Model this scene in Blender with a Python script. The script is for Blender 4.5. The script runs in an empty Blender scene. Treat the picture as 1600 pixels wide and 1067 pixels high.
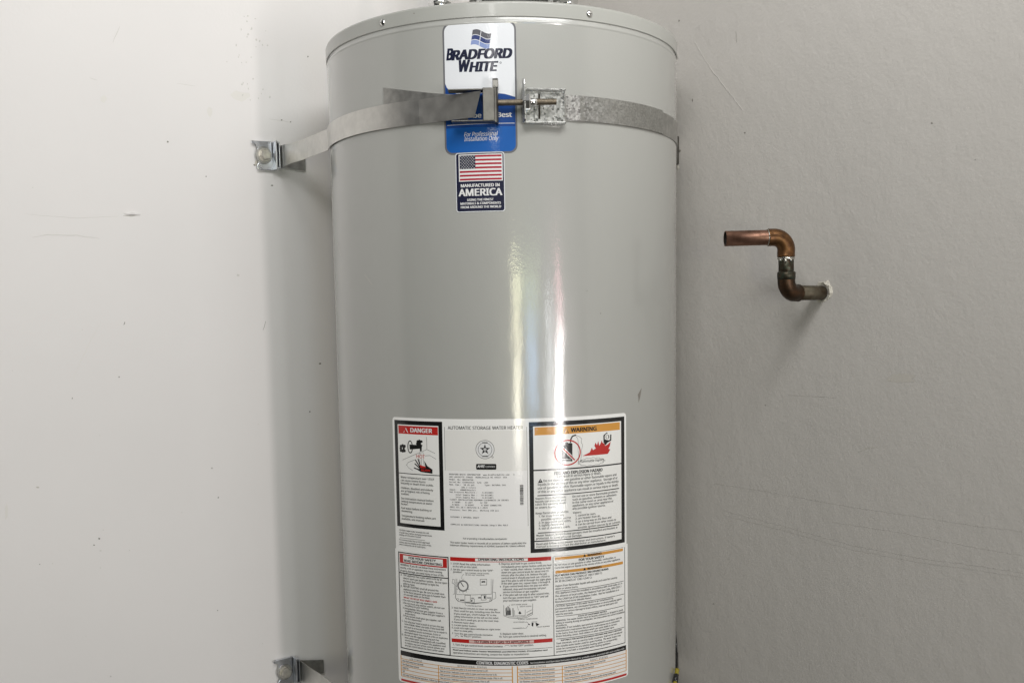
import bpy, bmesh, math, random
from mathutils import Vector, Matrix
from mathutils.geometry import tessellate_polygon
random.seed(7)
SC = bpy.context.scene
COL = SC.collection
R = 0.28                      # tank radius, metres
CX, CY = 0.0, 1.6451          # tank axis
Z0 = 1.40                     # eye height above the floor
A = math.radians(35)          # how far the corner is turned from the view
NL = Vector((math.sin(A), -math.cos(A), 0))      # left wall normal (into the room)
NR = Vector((-math.cos(A), -math.sin(A), 0))     # right wall normal
DL, DR = 0.3246, 0.308        # tank axis to each wall
C = Vector((CX, CY, 0))

# ------------------------------------------------------------------ camera
cam = bpy.data.cameras.new('camera')
co = bpy.data.objects.new('camera', cam); COL.objects.link(co)
rr = Vector((0.99985856, -0.00616043, -0.01564979))
uu = Vector((0.01619651, 0.1019456, 0.99465812))
ff = Vector((0.0045321, 0.9947709, -0.10203096))
M = Matrix((rr, uu, -ff)).transposed().to_4x4()
M.translation = Vector((0, 0, Z0))
co.matrix_world = M
cam.sensor_fit = 'HORIZONTAL'; cam.sensor_width = 36.0
cam.lens = 1533.947 / 1600 * 36.0
cam.shift_y = (646.96 - 533.5) / 1600
cam.clip_start = 0.02; cam.clip_end = 60
SC.camera = co

# ------------------------------------------------------------------ light
W = bpy.data.worlds.new('World'); SC.world = W; W.use_nodes = True
bg = W.node_tree.nodes['Background']
bg.inputs[0].default_value = (0.93, 0.97, 1.0, 1); bg.inputs[1].default_value = 0.03

def area(name, loc, target, sx, sy, radiance, colour):
    l = bpy.data.lights.new(name, 'AREA'); l.shape = 'RECTANGLE'; l.size = sx; l.size_y = sy
    l.energy = radiance * math.pi * sx * sy; l.color = colour
    o = bpy.data.objects.new(name, l); COL.objects.link(o); o.location = loc
    o.rotation_euler = (Vector(target) - Vector(loc)).to_track_quat('-Z', 'Y').to_euler()
    return o
def door_light(name, az0, az1, z0, z1, radiance, colour, d=4.0):
    """one bright stretch of the open doorway, seen from the tank at these bearings"""
    am = math.radians((az0 + az1) / 2); w = 2 * d * math.tan(math.radians((az1 - az0) / 2))
    loc = (CX + d * math.sin(am), CY - d * math.cos(am), Z0 + (z0 + z1) / 2)
    return area(name, loc, (CX, CY, loc[2]), w, z1 - z0, radiance, colour)
door_light('doorway_trees', 4.5, 21.0, 0.02, 0.25, 3.6, (0.80, 1.0, 0.50))
door_light('doorway_left_jamb', 4.0, 8.2, -0.60, 0.22, 11.0, (1.0, 0.93, 0.62))
door_light('doorway_step', 4.8, 7.2, -0.80, -0.28, 16.0, (1.0, 0.97, 0.88), d=3.99)
door_light('doorway_car', 12.0, 19.0, -0.50, -0.03, 7.5, (0.42, 0.66, 1.0))
door_light('doorway_sky', 25.0, 27.3, -0.55, 0.04, 12.0, (0.92, 0.97, 1.0))
door_light('doorway_awning', 30.6, 33.2, -0.10, 0.26, 12.0, (1.0, 0.50, 0.55))
door_light('doorway_driveway', 31.0, 33.6, -0.80, -0.11, 56.0, (1.0, 0.955, 0.94))
door_light('doorway_pavement', 25.5, 34.5, -1.22, -0.80, 15.0, (1.0, 0.98, 0.95))
am = math.radians(20)
area('upper_fill', (CX + 1.15 * math.sin(am), CY - 1.15 * math.cos(am), Z0 + 1.08), (CX, CY, Z0 + 1.05), 0.9, 0.45, 8.5, (1.0, 1.0, 0.985))  # added fill lamp, no real fitting; brightens the tank towards its top
am = math.radians(-9)
area('front_fill', (CX + 2.3 * math.sin(am), CY - 2.3 * math.cos(am), Z0 + 1.38), (CX, CY, Z0 + 0.7), 0.9, 0.6, 8.0, (1.0, 0.99, 0.98))  # added frontal fill lamp, no real window; lights labels and pipe
area('ceiling_bounce', (0.10, 0.30, Z0 + 1.0), (0.10, 0.30, 0), 1.7, 2.3, 0.30, (1.0, 0.99, 0.975))
area('ceiling_lamp', (-0.20, -0.55, Z0 + 0.86), (0, CY, Z0 + 0.2), 0.10, 0.55, 7.0, (1.0, 0.98, 0.95))

SC.view_settings.view_transform = 'Standard'; SC.view_settings.look = 'None'
SC.view_settings.exposure = 0.0; SC.view_settings.gamma = 1.0
SC.view_settings.use_curve_mapping = False
SC.render.engine = 'CYCLES'
SC.cycles.use_denoising = True
SC.cycles.max_bounces = 8
SC.cycles.sample_clamp_indirect = 6.0
# ------------------------------------------------------------------ materials
def mat(name, colour, rough=0.5, metal=0.0, coat=0.0, noise=0.0, nscale=8.0, bump=0.0, bscale=300.0, bdist=0.001, bump2=None, col2=None, spec=0.5, detail=4.0, rough_var=0.0):
    m = bpy.data.materials.new(name); m.use_nodes = True
    nt = m.node_tree; N = nt.nodes; L = nt.links
    b = N['Principled BSDF']
    b.inputs['Base Color'].default_value = (*colour, 1); b.inputs['Roughness'].default_value = rough
    b.inputs['Metallic'].default_value = metal; b.inputs['Specular IOR Level'].default_value = spec
    b.inputs['Coat Weight'].default_value = coat; b.inputs['Coat Roughness'].default_value = 0.07
    tc = N.new('ShaderNodeTexCoord')
    if noise or col2:
        nz = N.new('ShaderNodeTexNoise'); nz.inputs['Scale'].default_value = nscale; nz.inputs['Detail'].default_value = detail
        nz.inputs['Roughness'].default_value = 0.6
        L.new(tc.outputs['Object'], nz.inputs['Vector'])
        rp = N.new('ShaderNodeValToRGB'); L.new(nz.outputs['Fac'], rp.inputs[0])
        c2 = col2 if col2 else tuple(min(1, c * (1 + noise)) for c in colour)
        c1 = colour if col2 else tuple(c * (1 - noise) for c in colour)
        rp.color_ramp.elements[0].color = (*c1, 1); rp.color_ramp.elements[1].color = (*c2, 1)
        rp.color_ramp.elements[0].position = 0.32; rp.color_ramp.elements[1].position = 0.68
        L.new(rp.outputs[0], b.inputs['Base Color'])
        if rough_var:
            mr = N.new('ShaderNodeMapRange'); mr.inputs[3].default_value = rough - rough_var; mr.inputs[4].default_value = rough + rough_var
            L.new(nz.outputs['Fac'], mr.inputs[0]); L.new(mr.outputs[0], b.inputs['Roughness'])
    if bump:
        n2 = N.new('ShaderNodeTexNoise'); n2.inputs['Scale'].default_value = bscale; n2.inputs['Detail'].default_value = 2.0
        L.new(tc.outputs['Object'], n2.inputs['Vector'])
        bp = N.new('ShaderNodeBump'); bp.inputs['Strength'].default_value = bump; bp.inputs['Distance'].default_value = bdist
        L.new(n2.outputs['Fac'], bp.inputs['Height'])
        last = bp
        if bump2:
            n3 = N.new('ShaderNodeTexNoise'); n3.inputs['Scale'].default_value = bump2[1]; n3.inputs['Detail'].default_value = 2.0
            mp = N.new('ShaderNodeMapping'); mp.inputs['Scale'].default_value = bump2[3] if len(bump2) > 3 else (1, 1, 1)
            L.new(tc.outputs['Object'], mp.inputs[0]); L.new(mp.outputs[0], n3.inputs['Vector'])
            b2 = N.new('ShaderNodeBump'); b2.inputs['Strength'].default_value = bump2[0]; b2.inputs['Distance'].default_value = bump2[2]
            L.new(n3.outputs['Fac'], b2.inputs['Height']); L.new(bp.outputs[0], b2.inputs['Normal']); last = b2
        L.new(last.outputs[0], b.inputs['Normal']); L.new(last.outputs[0], b.inputs['Coat Normal'])
    return m
def spangle(name, colour, scale, rough):
    """galvanised steel: crystal patches of slightly different grey and gloss"""
    m = mat(name, colour, rough, 1.0)
    nt = m.node_tree; N = nt.nodes; L = nt.links; b = N['Principled BSDF']
    tc = N.new('ShaderNodeTexCoord'); v = N.new('ShaderNodeTexVoronoi'); v.inputs['Scale'].default_value = scale
    L.new(tc.outputs['Object'], v.inputs['Vector'])
    hs = N.new('ShaderNodeSeparateColor'); L.new(v.outputs['Color'], hs.inputs[0])
    rp = N.new('ShaderNodeValToRGB'); L.new(hs.outputs[0], rp.inputs[0])
    rp.color_ramp.elements[0].color = (*[c * 0.82 for c in colour], 1); rp.color_ramp.elements[1].color = (*[min(1, c * 1.14) for c in colour], 1)
    L.new(rp.outputs[0], b.inputs['Base Color'])
    mr = N.new('ShaderNodeMapRange'); mr.inputs[3].default_value = rough - 0.12; mr.inputs[4].default_value = rough + 0.15
    L.new(hs.outputs[1], mr.inputs[0]); L.new(mr.outputs[0], b.inputs['Roughness'])
    nz = N.new('ShaderNodeTexNoise'); nz.inputs['Scale'].default_value = 120; L.new(tc.outputs['Object'], nz.inputs['Vector'])
    bp = N.new('ShaderNodeBump'); bp.inputs['Strength'].default_value = 0.25; bp.inputs['Distance'].default_value = 0.0006
    L.new(nz.outputs['Fac'], bp.inputs['Height']); L.new(bp.outputs[0], b.inputs['Normal'])
    return m
PAINT = dict(rough=0.55, noise=0.018, nscale=2.2, bump=0.34, bscale=210.0, bdist=0.0011, bump2=(0.35, 38.0, 0.0025), spec=0.35)
M_ = {
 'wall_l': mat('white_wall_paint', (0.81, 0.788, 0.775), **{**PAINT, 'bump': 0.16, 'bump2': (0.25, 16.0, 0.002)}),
 'wall_r': mat('greige_wall_paint', (0.57, 0.545, 0.515), **PAINT),  # same recipe as the left wall with a darker, warmer base colour
 'floor': mat('concrete', (0.10, 0.097, 0.092), 0.8, noise=0.2, nscale=6, bump=0.3, bscale=80),
 'tank': mat('grey_enamel', (0.392, 0.393, 0.370), 0.33, spec=0.6, rough_var=0.05, noise=0.012, nscale=3, bump=0.17, bscale=430.0, bdist=0.0006, bump2=(1.0, 13.0, 0.0013, (1, 1, 0.55)), coat=1.0),
 'lid': mat('grey_enamel_lid', (0.40, 0.403, 0.375), 0.36, coat=0.5, noise=0.015, nscale=5, bump=0.07, bscale=480.0, bdist=0.0006),
 'shadowgap': mat('dark_seam', (0.06, 0.06, 0.055), 0.7),
 'galv': spangle('galvanised_steel', (0.44, 0.44, 0.425), 330, 0.36),
 'strap': mat('dull_strap_steel', (0.60, 0.59, 0.56), 0.36, 0.95, noise=0.09, nscale=60, bump=0.12, bscale=140, bdist=0.0006, rough_var=0.08),
 'zinc': mat('zinc_plate', (0.66, 0.68, 0.72), 0.30, 1.0, noise=0.12, nscale=70, rough_var=0.08),
 'darksteel': mat('dark_steel', (0.20, 0.195, 0.18), 0.38, 1.0, noise=0.25, nscale=90),
 'dimsteel': mat('dim_steel', (0.40, 0.395, 0.375), 0.42, 0.9, noise=0.2, nscale=80, rough_var=0.1),  # darker copy of the strap steel, also painting shade onto the right band
 'galv2': spangle('galvanised_band', (0.43, 0.43, 0.41), 420, 0.40),
 'clampsteel': mat('clamp_steel', (0.17, 0.165, 0.15), 0.42, 0.95, noise=0.2, nscale=70, rough_var=0.1),
 'boltsteel': mat('bolt_steel', (0.56, 0.54, 0.49), 0.4, 0.95, noise=0.2, nscale=120),
 'rust': mat('rusty_thread', (0.22, 0.185, 0.14), 0.45, 0.9, noise=0.25, nscale=200),
 'chrome': mat('chrome', (0.75, 0.75, 0.74), 0.12, 1.0),
 'copper': mat('copper_new', (0.31, 0.17, 0.12), 0.42, 0.85, col2=(0.135, 0.07, 0.045), nscale=60, rough_var=0.08),
 'copper_b': mat('copper_brown', (0.27, 0.13, 0.047), 0.38, 0.85, col2=(0.085, 0.042, 0.02), nscale=40, rough_var=0.06),
 'copper_d': mat('copper_dark', (0.085, 0.042, 0.021), 0.42, 0.8, col2=(0.03, 0.022, 0.014), nscale=70),
 'patina': mat('copper_patina', (0.045, 0.025, 0.014), 0.42, 0.7, col2=(0.05, 0.062, 0.044), nscale=190, bump=0.4, bscale=160, bdist=0.001),
 'solder': mat('solder', (0.52, 0.50, 0.45), 0.25, 1.0, noise=0.2, nscale=200, bump=0.4, bscale=300, bdist=0.001),
 'stub': mat('tarnished_pipe', (0.115, 0.10, 0.07), 0.55, 0.6, col2=(0.06, 0.04, 0.022), nscale=60, bump=0.3, bscale=200),
 'plaster': mat('broken_plaster', (0.60, 0.57, 0.50), 0.9, noise=0.15, nscale=150, bump=0.8, bscale=250, bdist=0.002),
 'hole': mat('hole_dark', (0.03, 0.025, 0.02), 0.9),
 'scuff': mat('scuff', (0.22, 0.205, 0.18), 0.7),
 'scuff_l': mat('scuff_light', (0.55, 0.53, 0.48), 0.7),
 'crack': mat('paint_crack', (0.67, 0.655, 0.62), 0.7),
 'stain': mat('stain', (0.775, 0.755, 0.72), 0.6),
 'stain_r': mat('stain_r', (0.555, 0.527, 0.482), 0.6),
 'crack_r': mat('crack_r', (0.545, 0.52, 0.49), 0.6),
 'black': mat('black_rubber', (0.012, 0.012, 0.012), 0.5),
 'yellow': mat('yellow_coating', (0.30, 0.25, 0.025), 0.45),
}
PR = dict(rough=0.4, coat=1.0, spec=0.2, bump=0.17, bscale=400.0, bdist=0.0006, bump2=(1.0, 13.0, 0.0011, (1, 1, 0.55)))
def ink(name, c, **k): M_[name] = mat('print_' + name, c, **{**PR, **k})
ink('paper', (0.88, 0.875, 0.855)); ink('paper2', (0.86, 0.855, 0.83)); ink('paper3', (0.80, 0.79, 0.76)); ink('plate', (0.89, 0.88, 0.87))
ink('tablepaper', (0.84, 0.82, 0.80)); ink('pinkpaper', (0.70, 0.52, 0.48)); ink('black', (0.009, 0.009, 0.009)); ink('ink', (0.016, 0.016, 0.018))
ink('inkmono', (0.05, 0.05, 0.055)); ink('red', (0.50, 0.022, 0.018)); ink('darkred', (0.10, 0.02, 0.018)); ink('orange', (0.66, 0.31, 0.055)); ink('white', (0.76, 0.76, 0.76))
ink('grey', (0.22, 0.22, 0.22)); ink('navy', (0.008, 0.011, 0.035)); ink('flagred', (0.40, 0.02, 0.04)); ink('flagnavy', (0.012, 0.014, 0.04)); ink('bluepanel', (0.006, 0.055, 0.25)); ink('bluelow', (0.008, 0.105, 0.40))
ink('silver', (0.15, 0.15, 0.16)); ink('logogrey', (0.10, 0.10, 0.115)); ink('logonavy', (0.025, 0.045, 0.17)); ink('logoblue', (0.24, 0.31, 0.56)); ink('softwhite', (0.76, 0.78, 0.81))

# ------------------------------------------------------------------ mesh helpers
class MB:
    def __init__(s): s.v = []; s.f = []; s.m = []; s.sm = []
    def add(s, verts, faces, mi=0, smooth=False):
        o = len(s.v); s.v += [tuple(p) for p in verts]
        for f in faces: s.f.append(tuple(i + o for i in f)); s.m.append(mi); s.sm.append(smooth)
    def box(s, org, ax, ay, az, x0, x1, y0, y1, z0, z1, mi=0):
        P = [org + ax * x + ay * y + az * z for x in (x0, x1) for y in (y0, y1) for z in (z0, z1)]
        s.add(P, [(0, 1, 3, 2), (4, 6, 7, 5), (0, 4, 5, 1), (2, 3, 7, 6), (0, 2, 6, 4), (1, 5, 7, 3)], mi)
    def prism(s, org, ax, ay, az, pts, z0, z1, mi=0):
        n = len(pts)
        P = [org + ax * x + ay * y + az * z0 for x, y in pts] + [org + ax * x + ay * y + az * z1 for x, y in pts]
        tri = tessellate_polygon([[Vector((x, y, 0)) for x, y in pts]])
        F = [tuple(t) for t in tri] + [tuple(i + n for i in t) for t in tri] + [(i, (i + 1) % n, (i + 1) % n + n, i + n) for i in range(n)]
        s.add(P, F, mi)
    def tube(s, path, rad, seg=20, mi=0, cap=True, inner=None, closed=False):
        """sweep a circle; rad may be a list"""
        n = len(path); rad = rad if isinstance(rad, (list, tuple)) else [rad] * n
        V = []; up = None
        for i, p in enumerate(path):
            t = (path[min(i + 1, n - 1)] - path[max(i - 1, 0)]).normalized()
            if up is None:
                up = t.orthogonal().normalized()
            up = (up - t * up.dot(t)).normalized(); w = t.cross(up)
            for k in range(seg):
                a = 2 * math.pi * k / seg; V.append(p + (up * math.cos(a) + w * math.sin(a)) * rad[i])
        F = [(i * seg + k, i * seg + (k + 1) % seg, (i + 1) * seg + (k + 1) % seg, (i + 1) * seg + k) for i in range(n - 1) for k in range(seg)]
        s.add(V, F, mi, True)
        if cap:
            s.add(V[:seg], [tuple(range(seg))], mi); s.add(V[-seg:], [tuple(range(seg))], mi)
    def cyl(s, p0, p1, r, seg=20, mi=0): s.tube([p0, p1], r, seg, mi)
    def hexa(s, p0, p1, r, up, mi=0, ch=0.12):
        t = (p1 - p0).normalized(); up = (up - t * up.dot(t)).normalized(); w = t.cross(up)
        V = []
        for p, q in ((p0, r), (p1 - t * r * ch, r), (p1, r * 0.9)):
            V += [p + (up * math.cos(k * math.pi / 3) + w * math.sin(k * math.pi / 3)) * q for k in range(6)]
        F = [(i * 6 + k, i * 6 + (k + 1) % 6, (i + 1) * 6 + (k + 1) % 6, (i + 1) * 6 + k) for i in (0, 1) for k in range(6)] + [tuple(range(6)), tuple(range(12, 18))]
        s.add(V, F, mi)
    def lathe(s, prof, seg=96, mi=0, org=None, a0=0.0, a1=2 * math.pi, smooth=True):
        org = org if org is not None else C
        n = len(prof); full = abs(a1 - a0 - 2 * math.pi) < 1e-6; m = seg if full else seg + 1
        V = [Vector((org.x + r * math.sin(a0 + (a1 - a0) * k / seg), org.y - r * math.cos(a0 + (a1 - a0) * k / seg), org.z + z)) for r, z in prof for k in range(m)]
        F = []
        for i in range(n - 1):
            for k in range(seg):
                k2 = (k + 1) % m
                F.append((i * m + k, i * m + k2, (i + 1) * m + k2, (i + 1) * m + k))
        s.add(V, F, mi, smooth)
    def sheet(s, cent, nrm, wid, thick, mi=0, smooth=True):
        """a flat band swept along cent[i] (centre, Vector), nrm[i] outward normal, wid[i] vector across"""
        n = len(cent); V = []
        for c, nn, w in zip(cent, nrm, wid):
            V += [c + w, c - w, c - w - nn * thick, c + w - nn * thick]
        F = []
        for i in range(n - 1):
            for k in range(4): F.append((i * 4 + k, i * 4 + (k + 1) % 4, (i + 1) * 4 + (k + 1) % 4, (i + 1) * 4 + k))
        F += [(0, 1, 2, 3), tuple(range(4 * n - 4, 4 * n))]
        s.add(V, F, mi, False)
    def build(s, name, mats, parent=None, autosmooth=None, bevel=0.0):
        me = bpy.data.meshes.new(name); me.from_pydata(s.v, [], s.f)
        mats = mats if isinstance(mats, (list, tuple)) else [mats]
        for m in mats: me.materials.append(M_[m] if isinstance(m, str) else m)
        me.polygons.foreach_set('material_index', s.m); me.polygons.foreach_set('use_smooth', s.sm)
        bm = bmesh.new(); bm.from_mesh(me); bmesh.ops.remove_doubles(bm, verts=bm.verts, dist=1e-6) if len(s.v) < 20000 else None
        bmesh.ops.recalc_face_normals(bm, faces=bm.faces); bm.to_mesh(me); bm.free(); me.update()
        o = bpy.data.objects.new(name, me); COL.objects.link(o)
        if parent: o.parent = parent; o.matrix_parent_inverse = parent.matrix_world.inverted()
        if bevel:
            b = o.modifiers.new('bevel', 'BEVEL'); b.width = bevel; b.segments = 2; b.limit_method = 'ANGLE'; b.angle_limit = math.radians(40)
        return o
def tag(o, label=None, cat=None, group=None, kind=None):
    if label: o['label'] = label
    if cat: o['category'] = cat
    if group: o['group'] = group
    if kind: o['kind'] = kind
    return o
def empty(name, loc):
    e = bpy.data.objects.new(name, None); COL.objects.link(e); e.location = loc; e.empty_display_size = 0.05
    e.matrix_world = Matrix.Translation(loc); return e
UP = Vector((0, 0, 1))
def cylp(u_mm, v_mm, off):
    """point on the tank wall: arc position and height in millimetres, offset outward in metres"""
    th = u_mm / 1000 / R
    return Vector((CX + (R + off) * math.sin(th), CY - (R + off) * math.cos(th), Z0 + v_mm / 1000))
def polar(thdeg, r, h):
    th = math.radians(thdeg); return Vector((CX + r * math.sin(th), CY - r * math.cos(th), Z0 + h))

# ------------------------------------------------------------------ the setting
EW_L = Vector((math.cos(A), math.sin(A), 0))      # along the left wall, away from us
EW_R = Vector((math.sin(A), -math.cos(A), 0))     # along the right wall, towards us
corner = C - NL * DL - NR * DR
m = MB(); m.box(Vector((corner.x, corner.y, 0)), -EW_L, NL, UP, -0.12, 2.3, -0.12, 0.0, 0.0, Z0 + 1.3)
wall_left = tag(m.build('wall_left', 'wall_l'), 'bright white painted wall left of the tank', kind='structure')
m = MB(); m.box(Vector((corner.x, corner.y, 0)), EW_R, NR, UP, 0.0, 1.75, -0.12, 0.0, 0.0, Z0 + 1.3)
wall_right = tag(m.build('wall_right', 'wall_r'), 'darker painted wall behind the copper pipe', kind='structure')
m = MB(); m.box(Vector((0, 0, 0)), Vector((1, 0, 0)), Vector((0, 1, 0)), UP, -4, 4.5, -4.5, 2.6, -0.1, 0.0)
tag(m.build('floor', 'floor'), kind='structure')
m = MB(); m.box(Vector((corner.x, corner.y, 0)) , EW_R, -EW_L, UP, 0.004, 0.64, 0.004, 0.66, 0.0, 0.44)
tag(m.build('raised_platform', 'floor'), 'concrete platform under the tank', kind='structure')

def wall_pt(which, x, y):
    """a spot on a wall given along-wall metres from the corner and height relative to the eye"""
    if which == 'L': return corner - EW_L * x + UP * (Z0 + y), -EW_L, NL
    return corner + EW_R * x + UP * (Z0 + y), EW_R, NR

# ------------------------------------------------------------------ water heater
TOP, RIMB = 0.4168, 0.3959
heater = empty('water_heater', Vector((CX, CY, 0.44)))
tag(heater, 'tall grey cylindrical storage water heater covered in printed labels', 'water heater')
m = MB()
m.lathe([(0.0, Z0 * 0 + 0.44), (R - .004, 0.44), (R, 0.446), (R, 0.447), (R, 0.45), (R, Z0 + RIMB - 0.0095), (R, Z0 + RIMB - 0.0090), (R, Z0 + RIMB - 0.0085), (R + 0.0006, Z0 + RIMB - 0.0075), (R + 0.0006, Z0 + RIMB - 0.0055), (R - 0.0002, Z0 + RIMB - 0.0042), (R - 0.0002, Z0 + RIMB + 0.004)], 192)
jacket = m.build('jacket', 'tank', heater)
m = MB()
rl = R + 0.0013
m.lathe([(rl - 0.0012, Z0 + RIMB), (rl, Z0 + RIMB + 0.0004), (rl, Z0 + RIMB + 0.0008), (rl, Z0 + RIMB + 0.0012), (rl, Z0 + TOP - 0.0036), (rl, Z0 + TOP - 0.003), (rl - 0.001, Z0 + TOP - 0.0008), (rl - 0.003, Z0 + TOP), (rl - 0.012, Z0 + TOP - 0.0005), (rl - 0.016, Z0 + TOP - 0.004), (0.0, Z0 + TOP - 0.002)], 192)
lid = m.build('top_lid', 'lid', heater)
for th in (-35.94, 25.4, 86.7, 148.0, 209.4, 270.7):
    h = 0.4052; n = (polar(th, 1, h) - polar(th, 0, h)).normalized(); m = MB()
    p = polar(th, rl, h)
    m.tube([p - n * 0.0005, p + n * 0.0006, p + n * 0.0018, p + n * 0.0026, p + n * 0.0030], [0.0048, 0.0048, 0.0042, 0.0028, 0.0006], 18)
    t = n.cross(UP)
    m.box(p, t, UP, n, -0.0022, 0.0022, -0.0005, 0.0005, 0.0022, 0.00305, 1); m.box(p, t, UP, n, -0.0005, 0.0005, -0.0022, 0.0022, 0.0022, 0.00306, 1)
    m.build('lid_screw', ['chrome', 'darksteel'], heater)
# fittings on the lid: two water connections and the draft hood
for sx in (-0.0985, 0.1065):
    p = Vector((CX + sx, CY, Z0 + TOP)); m = MB()
    m.lathe([(0.0, 0.0), (0.0115, 0.0), (0.0115, 0.060)], 20, 0, p)
    nip = m.build('water_nipple', 'zinc', heater)
    m = MB()
    m.lathe([(0.0112, 0.055), (0.0185, 0.055), (0.0185, 0.066), (0.0165, 0.068), (0.0165, 0.078), (0.0185, 0.080), (0.0185, 0.082), (0.0115, 0.0835), (0.0125, 0.0865), (0.0115, 0.0895), (0.0125, 0.0925), (0.0115, 0.0955), (0.0125, 0.1), (0.0115, 0.104), (0.0112, 0.20)], 24, 0, p)
    m.build('connector_nut', 'chrome', nip)
p = Vector((CX + 0.022, CY, Z0 + TOP)); m = MB()
m.lathe([(0.040, 0.10), (0.072, 0.084), (0.073, 0.0835), (0.0725, 0.0855), (0.040, 0.106), (0.0385, 0.20), (0.0385, 0.80), (0.037, 0.80), (0.037, 0.1)], 48, 0, p)
hood = m.build('draft_hood', 'galv', heater)
for k in range(3):
    a = math.radians(60 + 120 * k); m = MB(); d = Vector((math.sin(a), -math.cos(a), 0)); t = d.cross(UP)
    m.box(p, d, t, UP, 0.064, 0.0655, -0.008, 0.008, -0.006, 0.090)
    m.build('hood_leg', 'galv', hood)

# ------------------------------------------------------------------ printed labels
def bent(name, polys, parent, mats, off0=0.0, step=6.0):
    """polys: [(material index, offset m, [(u,v)...] or (verts, faces))] in millimetres on the tank wall; wraps them round it"""
    V = []; F = []; MI = []
    for mi, off, data in polys:
        if isinstance(data, tuple): P, T = data
        else:
            P = [(u, v) for u, v in data]
            T = [tuple(t) for t in tessellate_polygon([[Vector((u, v, 0)) for u, v in P]])]
        us = [p[0] for p in P]
        if max(us) - min(us) > step * 1.5 and len(P) < 400:
            bm = bmesh.new(); bv = [bm.verts.new((u, v, 0)) for u, v in P]
            for t in T:
                try: bm.faces.new([bv[i] for i in t])
                except ValueError: pass
            k = math.floor(min(us) / step) + 1
            while k * step < max(us):
                bmesh.ops.bisect_plane(bm, geom=bm.verts[:] + bm.edges[:] + bm.faces[:], plane_co=(k * step, 0, 0), plane_no=(1, 0, 0)); k += 1
            bm.verts.index_update()
            P = [(v.co.x, v.co.y) for v in bm.verts]; T = [tuple(v.index for v in f.verts) for f in bm.faces]; bm.free()
        o = len(V); V += [tuple(cylp(u, v, off0 + off)) for u, v in P]
        for t in T:
            # wind every face so that it looks outward
            a, b, c = (P[t[0]], P[t[1]], P[t[2]])
            ar = (b[0] - a[0]) * (c[1] - a[1]) - (b[1] - a[1]) * (c[0] - a[0])
            t = t if ar > 0 else tuple(reversed(t))
            F.append(tuple(i + o for i in t)); MI.append(mi)
    me = bpy.data.meshes.new(name); me.from_pydata(V, [], F)
    for mm in mats: me.materials.append(M_[mm])
    me.polygons.foreach_set('material_index', MI); me.update()
    o = bpy.data.objects.new(name, me); COL.objects.link(o)
    o.parent = parent; o.matrix_parent_inverse = parent.matrix_world.inverted()
    # normals of the round wall, so that the print is lit as one smooth curve
    me.polygons.foreach_set('use_smooth', [True] * len(F))
    nrm = []
    for v in me.vertices:
        d = Vector((v.co.x - CX, v.co.y - CY, 0)).normalized(); nrm.append(d)
    me.normals_split_custom_set_from_vertices(nrm)
    return o
def rrect(u0, v0, u1, v1, r, n=6, corners=(1, 1, 1, 1)):
    P = []
    for (cx, cy, a0, on) in ((u1 - r, v0 + r, -90, corners[0]), (u1 - r, v1 - r, 0, corners[1]), (u0 + r, v1 - r, 90, corners[2]), (u0 + r, v0 + r, 180, corners[3])):
        if not on:
            P.append((cx + r * (1 if a0 in (-90, 0) else -1), cy + r * (1 if a0 in (0, 90) else -1))); continue
        for k in range(n + 1):
            a = math.radians(a0 + 90 * k / n); P.append((cx + r * math.cos(a), cy + r * math.sin(a)))
    return P
def sticker(name, outline, material, base, thick):
    """a thin film with a cut edge, wrapped round the tank"""
    o = bent(name, [(0, thick, outline)], heater, [material], base)
    n = len(outline); V = []; F = []
    dense = []
    for i in range(n):
        a, b = outline[i], outline[(i + 1) % n]; k = max(1, int(abs(b[0] - a[0]) / 5))
        for j in range(k): dense.append((a[0] + (b[0] - a[0]) * j / k, a[1] + (b[1] - a[1]) * j / k))
    n = len(dense)
    e = MB(); e.add([cylp(u, v, base - 0.0001) for u, v in dense] + [cylp(u, v, base + thick) for u, v in dense], [(i, (i + 1) % n, (i + 1) % n + n, i + n) for i in range(n)])
    e.build('cut_edge', material, o)
    return o

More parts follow.
